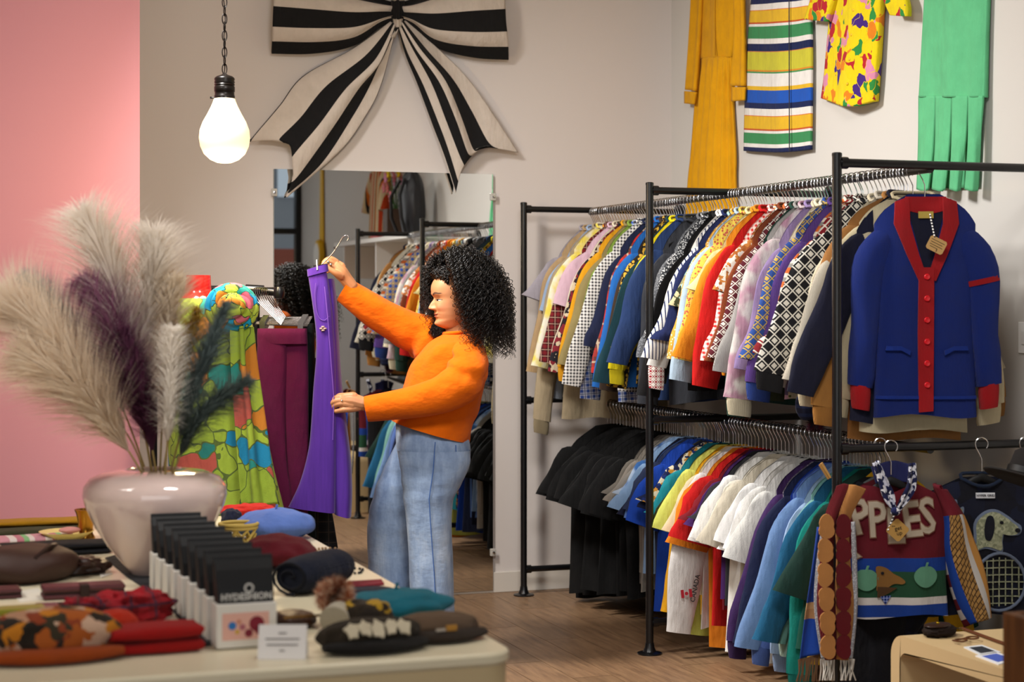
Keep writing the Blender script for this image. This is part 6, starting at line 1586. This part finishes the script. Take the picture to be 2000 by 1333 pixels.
br = soft('leather_pouch', 'brown leather pouch behind the tent card', 'pouch', 575, 1222, .05, .07, .018, plain('#3a2114', .45), .1, .08, 3, 3)
MB().tube([(-.045, -.06, .03), (0, -.07, .032), (.045, -.06, .03)], .003, 6).build('zip', plain('#8a6a3a', .3, 1), br, True, 0, False)
# basket
bk_c = tp(466, 1062); bk = thing('woven_basket', 'small straw basket with open lattice beside the blue beret', 'basket', bk_c)
STR = plain('#b39a4e', .75, 0, .3, (90, .3))
for z, r in ((.004, .045), (.052, .058), (.062, .06)):
    MB().tube([(r*math.cos(2*math.pi*k/28), r*math.sin(2*math.pi*k/28), z) for k in range(28)], .006, 8, True).build('rim_coil', STR, bk, True, 0, False)
for s in (-1, 1):
    for k in range(10):
        pts = []
        for j in range(7):
            t_ = j/6; a = 2*math.pi*k/10+s*t_*.75; r = .045+.013*t_+.002*s; pts.append((r*math.cos(a), r*math.sin(a), .004+.05*t_))
        MB().tube(pts, .004, 6).build('lattice_strand', STR, bk, True, 0, False)
MB().lathe([(0, 0), (.046, 0), (.046, .004), (0, .004)], 24).build('base', STR, bk, True, 0, False)
soft('folded_cloth', 'small navy cloth bundle between the vase and blue beret', 'cloth', 452, 1030, .035, .05, .032, fabric(pl('#10152c')), 0, .2, 3, 4)
soft('folded_cloth', 'bright red cloth at the far end behind the blue beret', 'cloth', 485, 1008, .1, .06, .022, fabric(pl('#b81f14')), 0, .25, 4, 7)
# trinkets at the table edge
def necklace(label, px, py, col, n, seed):
    rg = random.Random(seed); c = tp(px, py); t = thing('necklace', label, 'jewellery', c)
    pts = [(.035*math.cos(a)*(1+.2*math.sin(3*a)), .05*math.sin(a), .004) for a in [2*math.pi*k/n for k in range(n)]]
    for p in pts: MB().lathe([(0, -.004), (.003, -.003), (.0045, 0), (.003, .003), (0, .004)], 8, p).build('bead', plain(col, .25, .2), t, True, 0, False)
necklace('gold beaded necklace at the table edge by the blue beret', 640, 1078, '#9a7c5a', 18, 1)
necklace('black beaded necklace at the table edge', 685, 1118, '#17151c', 20, 2)
# left half of the table
oh = beanie('orange and black patterned knitted hat at the near left corner', 98, 1284, .15, .085, .055, fabric(('blob', ['#2a2118', '#a8561c', '#37301f', '#b98a6a', '#c27818', '#20190f', '#8a3a1a', '#c9a58a'], 30)), fabric(kn('#b04a08')), 0, 12, .018)
def folded(name, label, cat, px, py, w, d, layers, th, mat, yaw=0, z=TZ):
    c = tp(px, py, z); t = thing(name, label, cat, c, yaw)
    for k in range(layers):
        z0 = k*th; rr = []
        n = 16
        for i in range(11):
            x = -w+2*w*i/10; e = 1-.12*abs(i/5-1)**4; ring = []
            for q in range(n):
                a = 2*math.pi*q/n; cx, sx = math.cos(a), math.sin(a)
                ring.append((x+.006*math.sin(k+q), math.copysign(abs(cx)**.5, cx)*d*e*(1-.03*k), z0+th*.5+math.copysign(abs(sx)**.7, sx)*th*.48*(1+.1*math.sin(x*30+k))))
            rr.append(ring)
        m = MB(); m.rings(rr); m.build('fold_layer', mat, t, True, 0, False)
    return t
folded('folded_knit', 'folded scarlet knit at the front of the table', 'knitwear', 298, 1272, .1, .062, 2, .03, fabric(kn('#b40d08')), .05)
soft('knitted_hat', 'vermilion knitted cap behind the folded scarlet knit', 'hat', 225, 1242, .05, .05, .032, fabric(kn('#cc2c06')), 0, .1, 3, 6, 0)
soft('wool_scarf', 'crumpled red plaid scarf behind the scarlet knits', 'scarf', 255, 1215, .1, .06, .038, fabric(('plaid', '#7a0f1a', '#a01420', '#2a2638', 16)), .2, .4, 4, 11)
soft('wool_scarf', 'small crumpled maroon tartan bundle beside the plaid scarf', 'scarf', 165, 1212, .06, .045, .028, fabric(('plaid', '#4a1420', '#8e0f1c', '#3a3a30', 22)), -.2, .4, 4, 15)
def wallet(label, px, py, w, d, h, col, yaw, strap=True):
    c = tp(px, py); t = thing('wallet', label, 'wallet', c, yaw); lm = plain(col, .4, 0, .4, (60, .15)); ld = plain('#2a1712', .5)
    MB().box((-w, -d, 0), (w, d, h*.42)).build('lower_half', lm, t, False, .006, False)
    MB().box((-w*.98, -d*.96, h*.42), (w*.98, d*.98, h*.55)).build('lining', ld, t, False, .002, False)
    MB().box((-w, -d, h*.55), (w, d, h)).build('flap', lm, t, False, .006, False)
    if strap:
        s = MB().box((-.012, -d-.006, h*.1), (.012, -d*.2, h+.004)); s.build('strap', ld, t, False, .003, False)
    return t
wallet('burgundy leather wallet with snap strap', 162, 1166, .105, .04, .034, '#4f2024', .02)
wallet('mauve leather wallet lying flat before the burgundy one', 112, 1190, .055, .035, .012, '#66343c', -.1, False)
wallet('dark burgundy wallet cut by the left edge', 2, 1168, .05, .04, .026, '#4a1f22', .05, False)
bg = soft('leather_bag', 'large brown leather shoulder bag at the left edge', 'bag', 40, 1135, .16, .12, .052, plain('#38221a', .6, 0, .3, (40, .35)), .1, .1, 2, 3)
MB().tube([(.02, -.1, .07), (.07, -.06, .098), (.1, .02, .09), (.13, .08, .06)], .008, 8).build('strap', plain('#22130e', .4), bg, True, 0, False)
soft('leather_bag', 'smaller crinkled brown leather clutch beside the shoulder bag', 'bag', 150, 1122, .085, .06, .026, plain('#35201a', .4, 0, .4, (40, .2)), -.1, .25, 4, 5)
tn = thing('printed_tin', 'green and black printed tin box at the left edge', 'box', tp(22, 1216), .05)
MB().box((-.09, -.035, 0), (.08, .035, .022)).build('tin_base', fabric(('blob', ['#2a2c26', '#6f7a2a', '#b3ad8c', '#1e201c'], 60)), tn, False, .004, False)
MB().box((-.088, -.033, .022), (.078, .033, .036)).build('tin_lid', plain('#7d7c1e', .35), tn, False, .004, False)
flat('loose_paper', 'blank white sheet between the bag and wallets', 'paper', [(25, 1158), (75, 1150), (92, 1172), (38, 1178)], TZ, .0015, plain('#d8d2c4', .7))
flat('price_card', 'small white price card beside the vase foot', 'card', [(192, 1118), (212, 1108), (220, 1122), (198, 1130)], TZ, .002, plain('#e8e4dc', .7))
flat('price_card', 'small white price card behind the plaid scarf', 'card', [(232, 1162), (256, 1160), (264, 1170), (236, 1172)], TZ, .002, plain('#e8e4dc', .7))
folded('folded_jeans', 'folded black jeans with rivet behind the leather bags', 'jeans', 110, 1082, .16, .07, 2, .018, fabric(pl('#15171d')), .05)
folded('folded_scarf', 'pastel pink and green striped silk scarf', 'scarf', 62, 1058, .13, .06, 1, .02, fabric(('stripe', 'x', 9, [(0, '#d89aa8'), (.3, '#ece0dc'), (.5, '#c98090'), (.7, '#8fc48a'), (.85, '#e8d8d4')])), .1)
folded('folded_cloth', 'olive and navy cloth under the mustard knit', 'cloth', 30, 1046, .2, .06, 1, .022, fabric(pl('#3a3a24')), 0)
folded('folded_knit', 'mustard chunky knit at the far left end of the table', 'knitwear', 45, 1038, .22, .06, 2, .02, fabric(kn('#c28a08')), 0)
dsh = thing('stacked_dishes', 'pale yellow oval dish holding pink soap by the brass cup', 'dish', tp(130, 1056))
MB().lathe([(0, .012), (.05, .012), (.085, .03), (.088, .03), (.052, .006), (0, .006)], 32).build('dish', plain('#d9c67c', .3), dsh, True, 0, False)
m = blobmesh(.035, .03, .01, 24, 12); place(m, Matrix.Translation((.01, 0, .024))); m.build('soap', plain('#c98a84', .5), dsh, True, 0, False)
cpz = thing('brass_cup', 'small brass goblet standing left of the vase', 'cup', tp(168, 1054))
MB().lathe([(0, 0), (.028, 0), (.03, .006), (.022, .02), (.024, .05), (.032, .085), (.038, .098), (.035, .098), (.029, .08), (.02, .04), (0, .03)], 30).build('bowl', plain('#a8782e', .2, 1.0), cpz, True, 0, False)

# ------------------------------------------------------------------ low cream table on the right
lx0, ly1, lz = 3.2, 5.33, .45
lt_ = thing('side_table', 'low cream waterfall side table with rounded corners at the lower right', 'table', (lx0+.3, 4.7, 0))
def arch(y0, y1, h, r, th):
    o = []
    for k in range(10): a = math.radians(180-90*k/9); o.append((y0+r+r*math.cos(a), h-r+r*math.sin(a)))
    for k in range(10): a = math.radians(90-90*k/9); o.append((y1-r+r*math.cos(a), h-r+r*math.sin(a)))
    o.append((y1, 0)); o.append((y1-th, 0)); ri = r-th*.6
    for k in range(10): a = math.radians(90*k/9); o.append((y1-th-ri+ri*math.cos(a), h-th-ri+ri*math.sin(a)))
    for k in range(10): a = math.radians(90+90*k/9); o.append((y0+th+ri+ri*math.cos(a), h-th-ri+ri*math.sin(a)))
    o.append((y0+th, 0)); o.append((y0, 0)); return o
ap = arch(4.15, ly1, lz, .075, .055)
bm = bmesh.new(); n = len(ap)
va = [bm.verts.new((lx0, y, z)) for y, z in ap]; vb_ = [bm.verts.new((lx0+.55, y, z)) for y, z in ap]
for i in range(n): bm.faces.new((va[i], va[(i+1) % n], vb_[(i+1) % n], vb_[i]))
fa1 = bm.faces.new(va); fa2 = bm.faces.new(vb_[::-1]); bmesh.ops.triangulate(bm, faces=[fa1, fa2]); bmesh.ops.recalc_face_normals(bm, faces=bm.faces)
me = bpy.data.meshes.new('waterfall_shell'); bm.to_mesh(me); bm.free(); me.transform(Matrix.Translation(-Vector(lt_.location)))
addobj('waterfall_shell', me, lt_, plain('#cbb083', .38, 0, .4), False)
def on_low(px, py): return onZ(px, py, lz)
w = thing('wallet', 'furry dark brown purse with gold stud on the low table', 'purse', on_low(1835, 1243), .3)
blobmesh(.07, .045, .02, 30, 14, .2, 6, 3, 1).build('body', plain('#1d120d', .8, 0, .2, (200, .6)), w, True, 0, False)
m = blobmesh(.055, .035, .008, 26, 10, .1, 4, 3, 1); place(m, Matrix.Translation((-.01, 0, .03))); m.build('flap', plain('#2e1c14', .4), w, True, 0, False)
m = blobmesh(.006, .006, .004, 12, 8); place(m, Matrix.Translation((-.02, -.01, .044))); m.build('stud', plain('#d9b52e', .2, 1.0), w, True, 0, False)
gl_ = thing('reading_glasses', 'tortoiseshell glasses folded on the low table', 'glasses', on_low(1888, 1256), .4)
for s in (-1, 1): MB().tube([(s*.033+.024*math.cos(a), .018*math.sin(a), .012) for a in [2*math.pi*k/20 for k in range(20)]], .0028, 6, True).build('rim', plain('#5b341c', .3), gl_, True, 0, False)
MB().tube([(-.009, 0, .012), (0, .003, .014), (.009, 0, .012)], .0025, 6).build('bridge', plain('#5b341c', .3), gl_, True, 0, False)
for s in (-1, 1): MB().tube([(s*.057, 0, .012), (s*.06, .01, .012), (-s*.03, .03+.006*s, .006)], .002, 6).build('temple', plain('#5b341c', .3), gl_, True, 0, False)
def card_on(label, pts, col, z, txt=None):
    q = [onZ(x, y, z) for x, y in pts]; c = sum(q, Vector())/4
    t = thing('postcard', label, 'card', Vector((c.x, c.y, z)))
    slab([(p.x, p.y) for p in q], z, z+.003).build('card', plain(col, .5), t, False)
    q2 = [c+(p-c)*.7 for p in q]; slab([(p.x, p.y) for p in q2], z+.003, z+.0035).build('print', plain(txt, .5), t, False)
card_on('dark printed postcard on the low table', [(1882, 1266), (1918, 1262), (1955, 1276), (1915, 1282)], '#d8dce0', lz, '#2a3038')
card_on('white postcard with blue print on the low table', [(1905, 1283), (1945, 1276), (1990, 1290), (1950, 1300)], '#e4e6ea', lz, '#4a62b8')
m = MB(); belt = [on_low(x, y)+UP*.006 for x, y in ((1880, 1232), (1910, 1243), (1945, 1256), (1985, 1270))]
bl_ = thing('leather_belt', 'brown leather belt laid across the low table', 'belt', belt[0])
m.tube(belt, [.006]*4, 8).build('strap', plain('#5a3018', .45), bl_)
bu = MB().tube([belt[0]+Vector((.016*math.cos(a), .016*math.sin(a), 0)) for a in [2*math.pi*k/16 for k in range(16)]], .002, 6, True).build('buckle', plain('#8a7a50', .25, 1), bl_)
# wooden crate in the near right corner
cx_ = P(1958, 1196, 4.3); cx_ = Vector((cx_.x, cx_.y-.36, cx_.z))
cr = thing('wooden_crate', 'brown wooden display crate at the lower right corner, out of focus', 'crate', (cx_.x+.2, cx_.y+.18, 0))
WDN = N('walnut', .5, 0, .3); WDN.base(WDN.ramp(WDN.noise(WDN.xyz('Object', (20, 20, 2)), 2, 5), [(.3, '#4a2a12'), (.7, '#6f4420')], 'LINEAR')); WDN = WDN.m
x0, y0, zt = cx_.x, cx_.y, cx_.z
for (lo, hi, nm) in (((x0, y0, .0), (x0+.03, y0+.36, zt), 'side_board'), ((x0+.37, y0, .0), (x0+.4, y0+.36, zt), 'side_board'), ((x0+.03, y0+.34, .0), (x0+.37, y0+.36, zt), 'back_board'), ((x0+.03, y0, .3), (x0+.37, y0+.34, .325), 'shelf'), ((x0+.03, y0, .0), (x0+.37, y0+.34, .03), 'shelf'), ((x0+.03, y0+.01, zt-.05), (x0+.37, y0+.34, zt-.03), 'top_board')):
    MB().box(lo, hi).build(nm, WDN, cr, False, .003)
for i, (col, lb_, xx) in enumerate((('#c26008', 'burnt orange bottle inside the wooden crate', .075), ('#d9a818', 'golden yellow bottle inside the wooden crate', .135), ('#d9b020', 'yellow bottle deeper inside the wooden crate', .2))):
    t = thing('bottle', lb_, 'bottle', (x0+xx, y0+.05+.03*i, .325), 0, 'bottles in the wooden crate')
    h = (.33, .40, .36)[i]
    MB().lathe([(0, 0), (.028, 0), (.03, .01), (.03, h*.6), (.024, h*.72), (.011, h*.82), (.011, h*.95), (0, h*.95)], 24).build('body', plain(col, .25, 0, .5), t, True, 0, False)
    MB().lathe([(.0, h*.95), (.014, h*.95), (.014, h), (0, h)], 16).build('cap', plain('#2a1c10', .4), t, True, 0, False)

# ------------------------------------------------------------------ things seen only in the mirror
SHZ = 2.1
ws = thing('wall_shelf', 'white wall shelf with bags reflected in the mirror', 'shelf', (XR-.2, 4.2, SHZ))
WSM = plain('#e4e1dc', .5)
MB().box((XR-.4, 2.7, SHZ-.035), (XR-.003, 5.1, SHZ)).build('board', WSM, ws, False, .002)
for y in (2.9, 4.0, 5.0): MB().box((XR-.36, y, SHZ-.32), (XR-.003, y+.03, SHZ-.035)).build('bracket', WSM, ws, False, .002)
kd = thing('striped_knit', 'orange cream and black striped crochet garment on the reflected shelf', 'knitwear', (XR-.2, 3.55, SHZ))
STP = fabric(('stripe', 'y', 6.5, [(0, '#c2441a'), (.25, '#d9c8a0'), (.5, '#1e1c26'), (.58, '#d8792a'), (.72, '#d9c8a0')]))
m = MB(); rr = []
for j, (hy, hx, z) in enumerate(((.06, .03, .66), (.15, .05, .6), (.2, .06, .5), (.2, .07, .3), (.21, .08, .0))):
    rr.append([(hx*math.cos(a), math.copysign(abs(math.sin(a))**.7, math.sin(a))*hy, z) for a in [2*math.pi*k/28 for k in range(28)]])
m.rings(rr); m.build('body', STP, kd, True, 0, False)
for s in (-1, 1): MB().tube([(0, s*.15, .57), (-.02, s*.25, .4), (-.04, s*.28, .24)], [.05, .055, .05], 14).build('sleeve', STP, kd, True, 0, False)
fl_ = thing('flower_arrangement', 'pink and yellow silk flowers in a brown box on the reflected shelf', 'flowers', (XR-.2, 4.05, SHZ))
MB().box((-.09, -.07, 0), (.09, .07, .24)).build('box_planter', plain('#4a382c', .6), fl_, False, .004, False)
for k in range(16):
    rg = random.Random(k); c = Vector((rg.uniform(-.1, .1), rg.uniform(-.13, .13), rg.uniform(.3, .6))); m = MB()
    for q in range(6):
        a = q*math.pi/3; d = Vector((-.4, math.cos(a), math.sin(a))).normalized(); b = blobmesh(.03, .016, .008, 10, 6)
        place(b, Matrix.Translation(c) @ frame((0, 0, 0), d, Vector((-1, 0, .3)).cross(d)) @ Matrix.Translation((.025, 0, 0))); m.add(b.v, b.f)
    m.build('blossom', plain(['#c8707c', '#e2c414', '#c07a9c', '#b8605a'][k % 4], .7), fl_, True, 0, False)
    MB().tube([(0, 0, .2), tuple(c)], .003, 5).build('stem', plain('#3d6a30', .7), fl_, True, 0, False)
lbp = thing('leather_backpack', 'black leather backpack on the reflected shelf', 'bag', (XR-.2, 4.55, SHZ))
blobmesh(.1, .16, .27, 36, 24, .12, 3, 4, 1).build('body', plain('#26262a', .45), lbp, True, 0, False)
for s in (-1, 1): MB().tube([(-.08, s*.07, .45), (-.14, s*.13, .32), (-.13, s*.15, .15), (-.09, s*.12, .03)], .014, 8).build('strap', plain('#17171a', .5), lbp, True, 0, False)
rb = thing('red_clutch', 'bright red clutch bag lying on the reflected shelf', 'bag', (XR-.27, 3.85, SHZ))
MB().box((-.06, -.13, 0), (.06, .1, .05)).build('body', plain('#c01812', .4), rb, False, .01, False)
wc = thing('wall_clock', 'giant yellow wristwatch-shaped wall clock reflected in the mirror', 'clock', (XR-.02, .55, 2.05))
YEL = plain('#e0b010', .4)
build_uv(patch([[Vector((XR-.02, .55+w_, z)) for w_ in (-h_, h_)] for z, h_ in ((3.0, .055), (2.6, .07), (2.3, .085), (2.0, .09), (1.7, .085), (1.4, .07), (1.0, .055))], 8, 30, .012), 'watch_strap', YEL, wc)
m = MB().lathe([(0, 0), (.15, 0), (.16, .02), (.15, .045), (.12, .05), (0, .05)], 36); place(m, Matrix.Translation((XR-.02, .55, 2.05)) @ Matrix.Rotation(-math.pi/2, 4, 'Y')); m.build('watch_case', YEL, wc)
m = MB().lathe([(0, .05), (.12, .05), (.12, .054), (0, .054)], 36); place(m, Matrix.Translation((XR-.02, .55, 2.05)) @ Matrix.Rotation(-math.pi/2, 4, 'Y')); m.build('watch_face', plain('#e8e6e0', .4), wc)
